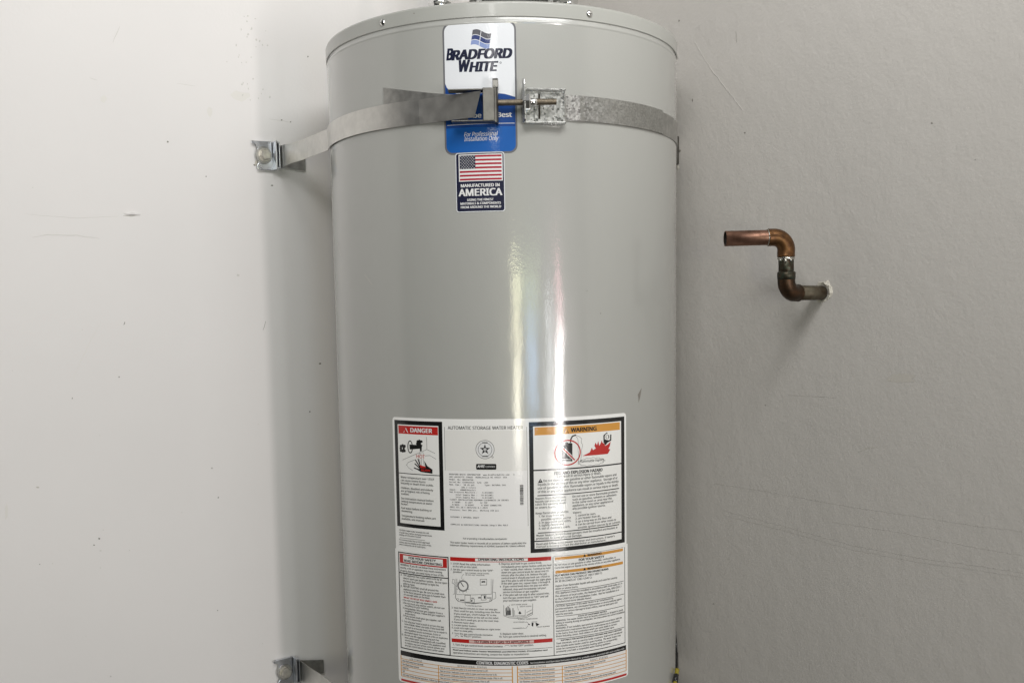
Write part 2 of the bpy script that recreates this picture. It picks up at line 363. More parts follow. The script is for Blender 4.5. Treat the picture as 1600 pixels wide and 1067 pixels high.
TEXTS=[
 ('up', 'white', 'b', 6.0, 35.49, 0, [(-146.06, -167.28, 'DANGER')]),
 ('up', 'red', '', 5.0, 13.87, 0, [(-136.86, -204.18, 'HOT')]),
 ('up', 'red', 'b', 2.8, 13.96, 0, [(-129.26, -222.78, 'BURN')]),
 ('up', 'ink', 'm', None, 59.05, 11, [(-166.11, -235.17, 'Water temperature over 125°F'), (-166.15, -239.68, 'can cause severe burns'), (-166.19, -243.94, 'instantly or death from scalds.'), (-166.26, -250.98, 'Children, disabled and elderly'), (-166.3, -255.37, 'are at highest risk of being'), (-166.35, -259.63, 'scalded.'), (-166.41, -266.43, 'See instruction manual before'), (-166.45, -270.7, 'setting temperature at water'), (-166.49, -274.7, 'heater.'), (-166.55, -280.71, 'Feel water before bathing or'), (-166.59, -284.99, 'showering.'), (-166.66, -291.94, 'Temperature limiting valves are'), (-166.7, -296.36, 'available, see manual.')]),
 ('up', 'ink', 'm', None, 56.91, 1, [(-171.85, -313.68, 'CAUTION: Hotter water increases the risk'), (-171.84, -317.31, 'of scald injury. Before changing temperature'), (-171.82, -320.67, 'setting see instruction manual.')]),
 ('up', 'ink', 'm', None, 56.16, 1, [(-172.36, -328.01, 'It is recommended that an ASSE approved'), (-172.36, -331.64, 'mixing valve be installed at the outlet of this'), (-172.34, -335.01, 'unit to reduce the risk of scald injury.')]),
 ('up', 'ink', '', 4.6, 107.16, 0, [(-85.9, -161.16, 'AUTOMATIC STORAGE WATER HEATER')]),
 ('up', 'ink', 'b', 1.6, 7.2, 0, [(-36.13, -180.51, 'DESIGN')]),
 ('up', 'ink', 'b', 1.6, 8.8, 0, [(-36.93, -199.71, 'CERTIFIED')]),
 ('up', 'white', 'bi', 3.4, 10.37, 0, [(-43.89, -214.82, 'AHRI')]),
 ('up', 'white', '', 2.2, 13.24, 0, [(-32.08, -214.77, 'CERTIFIED')]),
 ('up', 'inkmono', 'mono', None, 1.772, 0, [(-85.59, -226.07, 'BRADFORD WHITE CORPORATION  www.bradfordwhite.com   3'), (-85.56, -229.87, '200 LAFAYETTE STREET  MIDDLEVILLE MI 49333  USA'), (-85.53, -233.57, 'Model  No: URG250T6N'), (-85.5, -237.27, 'Serial No: CE50442115  S/N: -284'), (-85.47, -240.86, 'Nom. Cap.:  50 US gal        Type: NATURAL GAS'), (-85.44, -244.56, '          189.3 liters'), (-85.41, -248.15, 'Input:   40000(Btu/hr)'), (-85.38, -251.52, 'Gas Pressure Manifold :    5.0(InWC)'), (-85.35, -255.23, '     Inlet Supply Max :   14.0(InWC)'), (-85.33, -258.83, '     Inlet Supply Min :    6.0(InWC)'), (-85.3, -262.43, 'CLOSET INSTALLATION MINIMUM CLEARANCES IN INCHES'), (-85.27, -266.14, '  4 FRONT    0 LEFT      12 TOP'), (-85.24, -269.74, '  0 BACK     0 RIGHT      6 VENT CONNECTOR'), (-85.21, -273.23, 'ANSI Z21.10.1-2019/CSA 4.1-2019'), (-85.18, -277.18, 'Pressure: Test 300 psi,  Working 150 psi'), (-85.1, -287.56, 'CATEGORY I NATURAL DRAFT'), (-85.01, -298.3, 'COMPLIES W/JURISDICTIONS HAVING 10ng/J NOx RULE')]),
 ('up', 'ink', 'm', None, 63.01, 0, [(-66.55, -318.19, 'Pat or pending • bradfordwhite.com/patents')]),
 ('up', 'ink', 'm', None, 109.61, 0, [(-86.14, -324.77, 'This water heater meets or exceeds all or portions of (where applicable) the'), (-86.23, -328.75, 'minimum efficiency requirements of ASHRAE Standard 90.1 (latest edition)')]),
 ('up', 'black', 'b', 5.8, 40.51, 0, [(90.83, -168.19, 'WARNING')]),
 ('up', 'black', 'i', 3.6, 39.38, 0, [(104.35, -212.99, 'Flammable Vapors')]),
 ('up', 'black', 'b', 4.2, 75.75, 0, [(65.44, -227.87, 'FIRE AND EXPLOSION HAZARD')]),
 ('up', 'ink', 'm', 3.6, 69.57, 0, [(69.11, -232.16, 'Can result in serious injury or death.')]),
 ('up', 'ink', 'm', None, 128.83, 3, [(49.41, -237.15, 'Do not store or use gasoline or other flammable vapors and'), (41.24, -242.19, 'liquids in the vicinity of this or any other appliance.  Storage of or'), (41.17, -247.35, 'use of gasoline or other flammable vapors or liquids in the vicinity'), (41.1, -252.64, 'of this or any other appliance can result in serious injury or death.')]),
 ('up', 'ink', 'm', None, 44.63, 2, [(37.37, -261.87, 'Vapors from flammable'), (37.31, -266.2, 'liquids can explode and'), (37.26, -270.3, 'catch fire causing death'), (37.19, -274.88, 'or severe burns.')]),
 ('up', 'ink', 'm', None, 48.28, 0, [(37.69, -283.11, 'Keep flammable products:'), (41.85, -287.41, '1. far away from any'), (45.67, -292.19, 'possible ignition source'), (41.74, -296.48, '2. in approved containers,'), (41.68, -300.71, '3. tightly closed and'), (41.62, -305.07, "4. out of children's reach.")]),
 ('up', 'ink', 'm', None, 74.09, 1, [(92.25, -262.13, 'Do not use or store flammable products'), (92.2, -266.62, 'such as gasoline, solvents or adhesives'), (92.16, -271.0, 'in the same room or area near this'), (92.11, -275.37, 'appliance, or any other appliance or'), (92.07, -279.75, 'any possible ignition source.')]),
 ('up', 'ink', 'm', None, 73.72, 5, [(92.4, -285.63, 'Vapors:'), (96.53, -290.13, '1. cannot be seen,'), (96.48, -294.4, '2. are heavier than air,'), (96.44, -298.79, '3. go a long way on the floor and'), (96.4, -303.31, '4. can be carried from other rooms to'), (100.3, -307.83, 'possible ignition sources by air currents.')]),
 ('up', 'ink', 'm', None, 130.63, 0, [(38.1, -315.09, 'Water heaters in residential garages must be installed and located, or'), (38.05, -319.33, 'protected, to avoid physical damage.')]),
 ('up', 'ink', 'm', None, 124.78, 0, [(37.94, -327.23, "Read and follow water heater warnings and instructions. If owner's"), (37.89, -331.11, 'manual is missing contact the distributor or manufacturer.')]),
 ('low', 'black', 'b', 3.3, 45.85, 0, [(-155.18, -353.97, 'FOR YOUR SAFETY')]),
 ('low', 'black', 'b', 3.3, 63.94, 0, [(-163.89, -358.91, 'READ BEFORE OPERATING')]),
 ('low', 'ink', 'm', None, 77.65, 0, [(-171.36, -365.46, 'WARNING: If you do not follow these instructions'), (-171.52, -369.75, 'exactly, a fire or explosion may result causing'), (-171.68, -374.23, 'property damage, personal injury or loss of life.')]),
 ('low', 'ink', 'm', None, 74.12, 2, [(-171.3, -380.81, 'A.'), (-166.2, -380.58, 'This appliance has a pilot which is lit by an'), (-166.35, -385.05, 'electric spark gas ignition system.  Do not open'), (-166.5, -389.25, 'the inner door and attempt to light the'), (-166.29, -393.39, 'pilot by hand.'), (-171.29, -397.73, 'B.'), (-166.67, -397.43, 'BEFORE LIGHTING smell all around the'), (-166.57, -401.69, 'appliance area for gas. Be sure to smell next'), (-166.6, -405.78, 'to the floor because some gas is heavier than'), (-166.49, -409.76, 'air and will settle on the floor.')]),
 ('low', 'red', 'b', 2.2, 57.77, 0, [(-166.64, -414.07, 'WHAT TO DO IF YOU SMELL GAS')]),
 ('low', 'ink', 'm', None, 71.2, 1, [(-168.36, -418.24, '• Do not try to light any appliance.'), (-168.27, -422.42, '• Do not touch any electric switch, do not use'), (-165.02, -426.01, 'any phone in your building.'), (-168.18, -430.32, '• Immediately call your gas supplier from a'), (-164.69, -434.07, "neighbor's phone. Follow the gas supplier's"), (-164.59, -438.06, 'instructions.')]),
 ('low', 'ink', 'm', None, 74.69, 7, [(-168.53, -441.76, '• If you cannot reach your gas supplier, call'), (-165.2, -445.71, 'the fire department.'), (-171.39, -450.36, 'C.'), (-166.94, -450.36, 'Use only your hand to push in or turn the gas'), (-166.76, -454.33, 'control knob. Never use tools. If the knob will'), (-166.91, -458.6, "not push in or turn by hand, don't try to repair it,"), (-167.06, -462.87, 'call a qualified service technician. Force or'), (-167.04, -466.87, 'attempted repair may result in a fire or explosion.'), (-171.65, -471.19, 'D.'), (-166.86, -470.97, 'Do not use this appliance if any part has'), (-166.69, -474.95, 'been under water. Immediately call a qualified'), (-166.66, -478.82, 'service technician to inspect the appliance and'), (-166.65, -482.83, 'to replace any part of the control system and'), (-166.62, -486.71, 'any gas control which has been under water.')]),
 ('low', 'black', 'b', 3.6, 65.02, 0, [(-45.23, -348.53, 'OPERATING INSTRUCTIONS')]),
 ('low', 'ink', 'm', None, 62.25, 2, [(-86.06, -355.54, '1. STOP! Read the safety information'), (-82.73, -359.51, 'at the left on this label.'), (-86.26, -363.92, '2. Set the gas control knob to the "OFF"'), (-82.39, -367.46, 'position.')]),
 ('low', 'ink', '', 1.5, 34.62, 0, [(-64.54, -367.91, 'GAS CONTROL KNOB SHOWN'), (-64.29, -370.48, 'IN THE "OFF" POSITION')]),
 ('low', 'ink', '', 1.5, 20.43, 0, [(-62.02, -415.63, 'IGNITER BUTTON')]),
 ('low', 'ink', 'm', None, 71.99, 2, [(-15.78, -354.03, '8.'), (-12.01, -354.15, 'Depress and hold in gas control knob.'), (-12.09, -358.49, 'immediately press igniter button until you hear'), (-12.15, -362.64, 'a "click" sound, then release. Continue to hold'), (-12.22, -366.69, 'down the gas control knob for about one (1)'), (-12.29, -370.74, 'minute after the pilot is lit. Release the gas'), (-12.36, -374.8, 'control knob it should pop back out. Check to'), (-12.43, -378.86, 'see if the pilot is still lit through the sight glass.'), (-12.49, -382.82, 'If the pilot goes out, repeat steps 2 through 8.'), (-10.33, -386.9, 'If gas control knob does not pop out when'), (-10.4, -391.16, 'released, stop and immediately call your'), (-10.47, -395.23, 'service technician or gas supplier.'), (-10.54, -399.5, 'If the pilot will not stay lit after several tries,'), (-10.61, -403.67, 'turn the gas control knob to "OFF" and call'), (-10.68, -407.74, 'your technician or gas supplier.')]),
 ('low', 'ink', '', 1.5, 22.85, 0, [(0.88, -413.24, 'LEFT INNER DOOR')]),
 ('low', 'ink', '', 1.5, 16.58, 0, [(12.97, -416.23, 'SIGHT GLASS')]),
 ('low', 'ink', '', 1.5, 24.78, 0, [(13.37, -434.78, 'RIGHT INNER DOOR')]),
 ('low', 'ink', '', 1.5, 15.58, 0, [(3.87, -438.92, 'ELECTRODE')]),
 ('low', 'ink', '', 1.5, 16.07, 0, [(2.28, -447.88, 'THERMOPILE')]),
 ('low', 'ink', '', 1.5, 18.43, 0, [(37.49, -447.31, 'PILOT BURNER')]),
 ('low', 'ink', 'm', None, 71.32, 8, [(-86.22, -420.04, '3.'), (-82.57, -420.17, 'Wait five (5) minutes to clear out any gas.'), (-82.57, -424.49, 'Then smell for gas, including near the floor.'), (-82.56, -428.81, 'If you smell gas, STOP! Follow "B" in the'), (-82.66, -432.94, 'safety information at the left on this label.'), (-82.75, -437.18, "If you don't smell gas, go to the next step."), (-86.4, -441.39, '4. Remove outer door.'), (-86.29, -445.62, '5. Locate igniter button.'), (-86.39, -449.66, '6. Look into sight glass window on right inner'), (-82.82, -453.61, 'door to view pilot.'), (-86.37, -458.04, '7. Turn the gas control knob clockwise'), (-73.17, -461.26, 'to "PILOT" position.')]),
 ('low', 'ink', 'm', None, 68.15, 1, [(-15.58, -456.31, '9. Replace outer door.'), (-17.21, -460.52, '10. Turn gas control knob to desired setting.')]),
 ('low', 'darkred', 'b', 3.5, 79.94, 0, [(-53.57, -468.97, 'TO TURN OFF GAS TO APPLIANCE')]),
 ('low', 'ink', 'm', None, 72.8, 0, [(-85.08, -474.82, '1. Turn the gas control knob counterclockwise')]),
 ('low', 'ink', 'm', None, 33.25, 0, [(-1.05, -473.87, 'to the "OFF" position.')]),
 ('low', 'black', 'b', 1.9, 137.23, 0, [(-85.26, -482.33, 'Read and follow water heater WARNINGS and INSTRUCTIONS. If installation and')]),
 ('low', 'ink', 'm', None, 110.99, 0, [(-85.36, -486.81, 'operation instructions are missing, contact the retailer or manufacturer.')]),
 ('low', 'black', 'b', 3.2, 23.47, 0, [(114.88, -349.8, 'WARNING')]),
 ('low', 'black', 'b', 3.2, 23.5, 0, [(114.7, -369.69, 'WARNING')]),
 ('low', 'black', 'b', 3.3, 41.85, 0, [(101.2, -355.27, 'FOR YOUR SAFETY')]),
 ('low', 'ink', 'm', None, 108.8, 1, [(64.27, -359.16, 'Do not store or use gasoline or other flammable, combustible, or'), (64.38, -363.26, 'corrosive vapors or liquids in the vicinity of this or any other appliance.')]),
 ('low', 'black', 'b', 2.6, 86.24, 0, [(64.41, -374.47, 'HOT WATER CAN PRODUCE 3RD DEGREE BURNS')]),
 ('low', 'ink', 'm', 2.8, 74.28, 0, [(64.6, -378.9, 'IN LESS THAN 5 SECONDS AT 140° F (60° C)'), (64.71, -383.18, 'IN 30 SECONDS AT 130° F (54° C)')]),
 ('low', 'ink', 'm', None, 101.78, 0, [(64.71, -389.82, 'Vapors from flammable liquids will explode and catch fire causing'), (64.83, -393.95, 'death or severe burns.')]),
 ('low', 'ink', 'm', None, 109.84, 1, [(64.59, -400.26, 'This appliance must be installed in accordance with local codes or, in'), (64.7, -404.71, 'the absence of local codes, the National Fuel Gas Code, ANSI Z223.1'), (64.65, -409.15, 'or the CAN/CGA-B149 Installation Codes.  Not for installation in a')]),
 ('low', 'ink', 'm', None, 56.39, 0, [(64.69, -413.09, 'Manufactured Home (Mobile Home).')]),
 ('low', 'ink', 'm', None, 111.12, 1, [(64.62, -419.44, 'CAUTION: Operation of this water heater in air contaminated by'), (64.57, -423.5, 'perchloroethylene, any chlorinated hydrocarbon or strong oxidizing agents'), (64.53, -427.47, 'will result in serious damage to brass orifices, internal steel parts and'), (64.48, -431.44, 'void the warranty.')]),
 ('low', 'black', 'b', 1.9, 48.13, 0, [(99.04, -437.1, 'STATE OF CALIFORNIA NOTICE')]),
 ('low', 'ink', 'm', None, 115.84, 1, [(64.91, -440.69, 'WARNING: This water heater must be braced, anchored, or strapped to avoid'), (64.96, -444.41, 'falling or moving during an earthquake. See instructions for correct installation'), (65.01, -448.05, 'procedures.'), (65.05, -451.96, 'WARNING: If not installed, operated and maintained in accordance with the'), (65.09, -455.95, "manufacturer's instructions this product could expose you to substances"), (65.14, -459.95, 'in the fuel or from fuel combustion which can cause death or serious'), (65.18, -463.78, 'illness including cancer, birth defects or other reproductive harm.')]),
 ('low', 'black', 'b', 1.9, 102.9, 0, [(72.16, -469.99, 'SUITABLE FOR WATER (POTABLE) HEATING AND SPACE HEATING')]),
 ('low', 'ink', 'm', None, 110.85, 0, [(65.15, -474.36, 'Toxic chemicals, such as used for boiler treatment, shall not be introduced'), (65.19, -478.46, 'into potable water heater used for space heating.  The water heater may'), (65.24, -482.56, 'never be connected to any existing heating system or component(s)'), (65.37, -486.5, 'previously used with a nonpotable water heating appliance.')]),
 ('low', 'white', 'b', 4.3, 73.94, 0, [(-50.3, -500.56, 'CONTROL DIAGNOSTIC CODES')]),
 ('low', 'white', 'm', 2.2, 153.31, 0, [(26.88, -500.12, 'See Installation and Operation Instruction Manual for probable causes associated with each condition code')]),
 ('low', 'ink', 's', 2.6, 22, 0, [(-158.32, -506.38, 'LED STATUS')]),
 ('low', 'ink', 's', 2.6, 43, 0, [(-79.05, -506.38, 'OPERATIONAL STATUS')]),
 ('low', 'ink', 's', 2.6, 23, 0, [(26.28, -506.38, 'LED STATUS')]),
 ('low', 'ink', 's', 2.6, 30, 0, [(118.0, -506.38, 'FAULT STATUS')]),
 ('low', 'ink', 'm', 2.5, 38, 0, [(-172.32, -511.28, 'One flash every four seconds')]),
 ('low', 'ink', 'm', 2.5, 30, 0, [(-172.32, -516.63, 'One flash every second')]),
 ('low', 'ink', 'm', 2.5, 11, 0, [(-172.32, -521.98, 'Solid On')]),
 ('low', 'ink', 'm', 2.5, 4, 0, [(-172.32, -527.33, 'Off')]),
 ('low', 'ink', 'm', 2.5, 72, 0, [(-106.05, -511.28, 'Not an error. Indicates pilot is lit and main burner is off.')]),
 ('low', 'ink', 'm', 2.5, 85, 0, [(-106.05, -516.63, 'Not an error. Indicates main valve is open and main burner is lit.')]),
 ('low', 'ink', 'm', 2.5, 93, 0, [(-106.05, -521.98, 'Not an error. Indicates that the control is in shutdown mode. Pilot is off.')]),
 ('low', 'ink', 'm', 2.5, 74, 0, [(-106.05, -527.33, 'Not an error. Indicates control is in OFF mode. Pilot is off.')]),
 ('low', 'ink', 'm', 2.5, 100, 0, [(-172.32, -532.68, 'LED color: Green-Normal operation. Follow-Up Service if fault status appears.')]),
 ('low', 'ink', 'm', 2.5, 51, 0, [(11.28, -511.28, 'Two flashes and three second pause')]),
 ('low', 'ink', 'm', 2.5, 51, 0, [(11.28, -516.63, 'Four flashes and three second pause')]),
 ('low', 'ink', 'm', 2.5, 51, 0, [(11.28, -521.98, 'Five flashes and three second pause')]),
 ('low', 'ink', 'm', 2.5, 51, 0, [(11.28, -527.33, 'Six flashes and three second pause')]),
 ('low', 'ink', 'm', 2.5, 51, 0, [(11.28, -532.68, 'Seven flashes and three second pause')]),
 ('low', 'ink', 'm', 2.5, 67, 0, [(77.0, -511.28, 'Low thermopile voltage; main valve not turned ON')]),
 ('low', 'ink', 'm', 2.5, 47, 0, [(77.0, -516.63, 'Temperature cut-out limit reached')]),
 ('low', 'ink', 'm', 2.5, 22, 0, [(77.0, -521.98, 'Gas valve fault')]),
 ('low', 'ink', 'm', 2.5, 42, 0, [(77.0, -527.33, 'Tank temperature sensor fault')]),
 ('low', 'ink', 'm', 2.5, 86, 0, [(77.0, -532.68, 'Abnormal combustion chamber temperature profile during heating cycle')]),
 ('brand', 'navy', 'bi', 14.5, 8.19, 0, [(-75.18, 342.67, 'B')]),
 ('brand', 'navy', 'bi', 12.2, 80.75, 0, [(-67.55, 342.09, 'RADFORD')]),
 ('brand', 'navy', 'bi', 14.5, 13.84, 0, [(-57.65, 326.28, 'W')]),
 ('brand', 'navy', 'bi', 12.2, 37.59, 0, [(-43.56, 325.48, 'HITE')]),
 ('brand', 'white', 'b', 6.0, 87.9, 0, [(-75.91, 264.71, 'Built to be the Best')]),
 ('brand', 'white', 'i', 5.6, 45.88, 0, [(-53.05, 240.17, 'For Professional')]),
 ('brand', 'white', 'i', 5.6, 46.94, 0, [(-53.18, 234.04, 'Installation Only')]),
 ('flag', 'white', 'b', 4.1, 53.12, 0, [(-59.09, 172.58, 'MANUFACTURED IN')]),
 ('flag', 'white', 'b', 9.2, 59.31, 0, [(-62.07, 160.8, 'AMERICA')]),
 ('flag', 'white', 'b', 2.9, 36.12, 0, [(-50.56, 153.9, 'USING THE FINEST')]),
 ('flag', 'white', 'b', 2.9, 55.61, 0, [(-60.14, 149.06, 'MATERIALS & COMPONENTS')]),
 ('flag', 'white', 'b', 2.9, 55.34, 0, [(-59.7, 144.11, 'FROM AROUND THE WORLD')]),
]
SHAPES=[
 ('up', 'black', 'rect', [-175.66, -307.21, -94.41, -150.71]),
 ('up', 'paper2', 'rect', [-169.64, -227.44, -100.47, -156.92]),
 ('up', 'paper2', 'rect', [-169.64, -301.82, -100.47, -228.64]),
 ('up', 'red', 'rect', [-168.33, -170.32, -101.28, -158.42]),
 ('up', 'white', 'poly', [(-154.44, -161.2), (-150.43, -168.53), (-159.0, -168.33)]),
 ('up', 'red', 'line', [0.7, [(-154.52, -163.5), (-154.62, -166.64)]]),
 ('up', 'black', 'disc', [-164.38, -188.69, 2.29]),
 ('up', 'black', 'disc', [-160.99, -187.64, 2.26]),
 ('up', 'black', 'disc', [-157.71, -188.29, 2.24]),
 ('up', 'black', 'disc', [-164.9, -191.88, 2.3]),
 ('up', 'black', 'disc', [-164.6, -195.02, 2.29]),
 ('up', 'black', 'disc', [-161.27, -195.65, 2.26]),
 ('up', 'black', 'disc', [-157.94, -195.03, 2.24]),
 ('up', 'black', 'disc', [-161.13, -191.65, 4.24]),
 ('up', 'paper2', 'disc', [-155.86, -191.86, 1.7]),
 ('up', 'black', 'disc', [-134.55, -180.5, 2.07]),
 ('up', 'black', 'disc', [-131.48, -179.32, 2.05]),
 ('up', 'black', 'disc', [-128.14, -180.21, 2.04]),
 ('up', 'black', 'disc', [-135.26, -183.65, 2.08]),
 ('up', 'black', 'disc', [-128.65, -185.43, 2.04]),
 ('up', 'black', 'disc', [-132.62, -185.09, 2.06]),
 ('up', 'black', 'disc', [-131.93, -182.25, 3.62]),
 ('up', 'paper2', 'disc', [-127.39, -183.3, 1.56]),
 ('up', 'black', 'ell', [-147.64, -188.77, 4.0, 8.6, 1.5]),
 ('up', 'black', 'poly', [(-148.79, -185.17), (-129.61, -185.47), (-127.5, -187.25), (-128.06, -194.04), (-130.84, -194.48), (-130.97, -190.53), (-148.39, -192.48)]),
 ('up', 'black', 'line', [0.42, [(-119.54, -173.44), (-119.33, -191.05), (-106.55, -196.23)]]),
 ('up', 'black', 'line', [0.42, [(-119.33, -191.05), (-126.87, -194.19)]]),
 ('up', 'black', 'line', [0.42, [(-131.13, -195.95), (-161.98, -208.56)]]),
 ('up', 'black', 'line', [0.42, [(-122.88, -200.34), (-114.67, -199.56), (-105.06, -204.45)]]),
 ('up', 'black', 'line', [0.42, [(-138.79, -206.59), (-151.57, -211.34), (-154.95, -215.46), (-151.82, -218.93), (-144.29, -222.85)]]),
 ('up', 'grey', 'line', [0.6, [(-130.48, -194.67), (-132.43, -198.94)]]),
 ('up', 'grey', 'line', [0.6, [(-128.68, -194.58), (-129.76, -198.8)]]),
 ('up', 'grey', 'line', [0.6, [(-126.28, -194.47), (-125.44, -198.59)]]),
 ('up', 'grey', 'line', [0.6, [(-131.76, -205.16), (-131.07, -214.52)]]),
 ('up', 'grey', 'line', [0.6, [(-128.98, -205.02), (-128.65, -214.39)]]),
 ('up', 'grey', 'line', [0.6, [(-125.98, -204.86), (-124.46, -214.16)]]),
 ('up', 'black', 'poly', [(-132.28, -214.59), (-129.35, -217.56), (-122.19, -217.7), (-124.27, -207.38), (-119.17, -214.94), (-111.17, -219.55), (-111.33, -225.59), (-120.04, -224.98), (-130.14, -224.08), (-135.55, -221.57), (-132.42, -219.3)]),
 ('up', 'black', 'line', [1.7, [(-138.81, -207.32), (-131.75, -217.17)]]),
 ('up', 'black', 'line', [1.7, [(-134.45, -205.51), (-130.53, -216.58)]]),
 ('up', 'black', 'line', [1.7, [(-139.97, -212.73), (-131.81, -218.95)]]),
 ('up', 'black', 'line', [1.7, [(-141.41, -218.89), (-131.88, -221.36)]]),
 ('up', 'red', 'poly', [(-132.02, -213.74), (-128.07, -214.88), (-122.14, -215.92), (-122.67, -218.03), (-130.58, -218.46)]),
 ('up', 'ink', 'line', [0.5, [(-170.82, -324.05), (-126.53, -323.77)]]),
 ('up', 'ink', 'line', [0.45, [(-90.85, -158.19), (-91.26, -219.98)]]),
 ('up', 'ink', 'rect', [26.37, -299.32, 26.82, -158.34]),
 ('up', 'plate', 'rect', [-89.6, -303.17, 26.4, -220.27]),
 ('up', 'paper3', 'rect', [-89.6, -219.87, 26.4, -162.74]),
 ('up', 'ink', 'ring', [-32.53, -189.41, 13.01, 0.55]),
 ('up', 'white', 'disc', [-32.53, -189.41, 12.4]),
 ('up', 'ink', 'ring', [-32.53, -189.41, 9.67, 0.5]),
 ('up', 'ink', 'poly', [(-32.53, -181.81), (-34.29, -186.98), (-39.76, -187.06), (-35.38, -190.34), (-37.0, -195.56), (-32.53, -192.41), (-28.06, -195.56), (-29.68, -190.34), (-25.3, -187.06), (-30.77, -186.98)]),
 ('up', 'white', 'disc2', [-32.53, -189.41, 2.3]),
 ('up', 'ink', 'ring2', [-32.53, -189.41, 1.5, 0.5]),
 ('up', 'ink', 'ring', [-22.04, -200.16, 1.12, 0.4]),
 ('up', 'black', 'rrect', [-45.55, -217.92, -16.93, -209.71, 1.6]),
 ('up', 'ink', 'barcode', [15.64, -268.74, 20.59, -239.99]),
 ('up', 'black', 'rect', [29.58, -338.48, 182.59, -151.72]),
 ('up', 'paper2', 'rect', [35.51, -219.25, 176.1, -157.99]),
 ('up', 'paper2', 'rect', [35.51, -321.1, 176.1, -221.25]),
 ('up', 'paper2', 'rect', [35.51, -332.69, 176.1, -322.7]),
 ('up', 'orange', 'rect', [37.53, -170.56, 173.7, -159.37]),
 ('up', 'black', 'poly', [(83.47, -161.76), (87.74, -169.77), (79.06, -169.84)]),
 ('up', 'orange', 'line', [0.8, [(83.44, -164.32), (83.41, -167.39)]]),
 ('up', 'black', 'poly', [(75.45, -184.93), (90.67, -183.5), (92.86, -184.86), (92.61, -210.12), (76.03, -209.84)]),
 ('up', 'black', 'poly', [(81.38, -184.21), (81.95, -181.99), (86.29, -182.94), (86.27, -184.48)]),
 ('up', 'paper2', 'line', [1.0, [(77.05, -186.24), (81.91, -185.48)]]),
 ('up', 'paper2', 'line', [0.5, [(76.82, -206.58), (90.43, -206.57)]]),
 ('up', 'paper2', 'line', [0.5, [(77.33, -208.88), (90.41, -209.05)]]),
 ('up', 'black', 'line', [2.0, [(89.8, -182.63), (90.73, -178.05), (92.97, -174.37), (97.98, -172.81)]]),
 ('up', 'paper2', 'line', [4.0, [(73.09, -185.32), (95.96, -208.27)]]),
 ('up', 'red', 'line', [2.0, [(73.09, -185.32), (95.96, -208.27)]]),
 ('up', 'red', 'ell', [85.59, -197.31, 19.3, 17.6, 1.9]),
 ('up', 'ink', 'line', [0.4, [(97.43, -172.98), (101.29, -178.67), (102.01, -185.42), (101.47, -194.68), (102.52, -203.02), (102.1, -211.27)]]),
 ('up', 'ink', 'line', [0.4, [(97.98, -172.81), (104.14, -175.75), (107.52, -178.74), (106.56, -183.64), (108.92, -188.14), (106.91, -195.04), (107.31, -201.28), (105.53, -208.41)]]),
 ('up', 'ink', 'line', [0.4, [(146.4, -213.13), (143.74, -213.64), (141.74, -214.13), (143.56, -215.31), (142.25, -216.02), (138.01, -215.95), (136.81, -216.69), (136.06, -217.79), (132.33, -217.62), (129.05, -217.44), (127.03, -218.35), (124.07, -218.59), (121.19, -217.83), (118.42, -217.89), (114.9, -218.3), (112.86, -217.65), (111.59, -216.94), (107.95, -216.89), (105.26, -216.45), (105.95, -215.6), (104.58, -215.01), (101.11, -214.38), (101.79, -213.64), (103.78, -213.05), (101.8, -212.15), (101.14, -211.23), (104.62, -210.94), (106.0, -210.34), (105.33, -209.13), (108.02, -208.77), (111.66, -208.9), (112.95, -208.0), (115.0, -207.24), (118.51, -207.74), (121.27, -207.78), (124.16, -207.03), (127.12, -207.29), (129.13, -208.1), (132.4, -208.03), (136.13, -208.11), (136.87, -208.98), (138.06, -209.61), (142.3, -210.01), (143.59, -210.74), (141.76, -211.44), (143.75, -212.18), (146.4, -213.13)]]),
 ('up', 'red', 'poly', [(108.43, -203.63), (120.09, -199.08), (123.69, -192.59), (125.45, -196.36), (130.28, -194.12), (127.9, -190.3), (129.74, -185.76), (132.14, -189.58), (134.63, -183.52), (135.8, -190.9), (138.29, -187.96), (140.57, -182.92), (141.42, -186.64), (144.55, -188.46), (146.43, -191.75), (150.93, -190.02), (156.16, -186.26), (154.81, -192.45), (152.18, -196.42), (155.43, -197.75), (150.83, -203.87)]),
 ('up', 'paper2', 'disc', [150.36, -178.98, 4.67]),
 ('up', 'black', 'disc', [150.36, -178.98, 3.11]),
 ('up', 'black', 'line', [2.2, [(149.75, -173.6), (144.38, -176.95), (144.56, -186.37)]]),
 ('up', 'black', 'line', [2.2, [(156.49, -176.63), (156.18, -184.16), (150.96, -185.83)]]),
 ('up', 'black', 'poly', [(143.84, -181.61), (149.68, -183.43), (153.82, -184.49), (146.81, -190.94), (144.55, -188.46)]),
 ('up', 'black', 'poly', [(44.99, -232.15), (48.31, -237.82), (41.41, -238.24)]),
 ('up', 'paper2', 'line', [0.6, [(44.97, -234.07), (44.94, -236.23)]]),
 ('up', 'black', 'rect', [40.45, -257.11, 171.53, -255.81]),
 ('up', 'black', 'rect', [40.35, -310.75, 171.21, -309.45]),
 ('low', 'black', 'frame', [-175.18, -491.27, -89.3, -345.15, 1.5]),
 ('low', 'black', 'rect', [-89.5, -491.27, 62.47, -490.17]),
 ('low', 'black', 'rect', [61.47, -490.17, 62.47, -346.15]),
 ('low', 'black', 'rect', [62.47, -491.27, 182.51, -490.17]),
 ('low', 'black', 'rect', [181.51, -490.17, 182.51, -345.65]),
 ('low', 'ink', 'rect', [62.47, -345.55, 179.51, -345.15]),
 ('low', 'red', 'rect', [-172.32, -361.59, -91.82, -347.8]),
 ('low', 'paper2', 'rect', [-165.6, -359.83, -98.21, -349.59]),
 ('low', 'black', 'rect', [-173.68, -377.27, -90.8, -375.87]),
 ('low', 'red', 'rect', [-86.85, -350.57, 59.16, -344.84]),
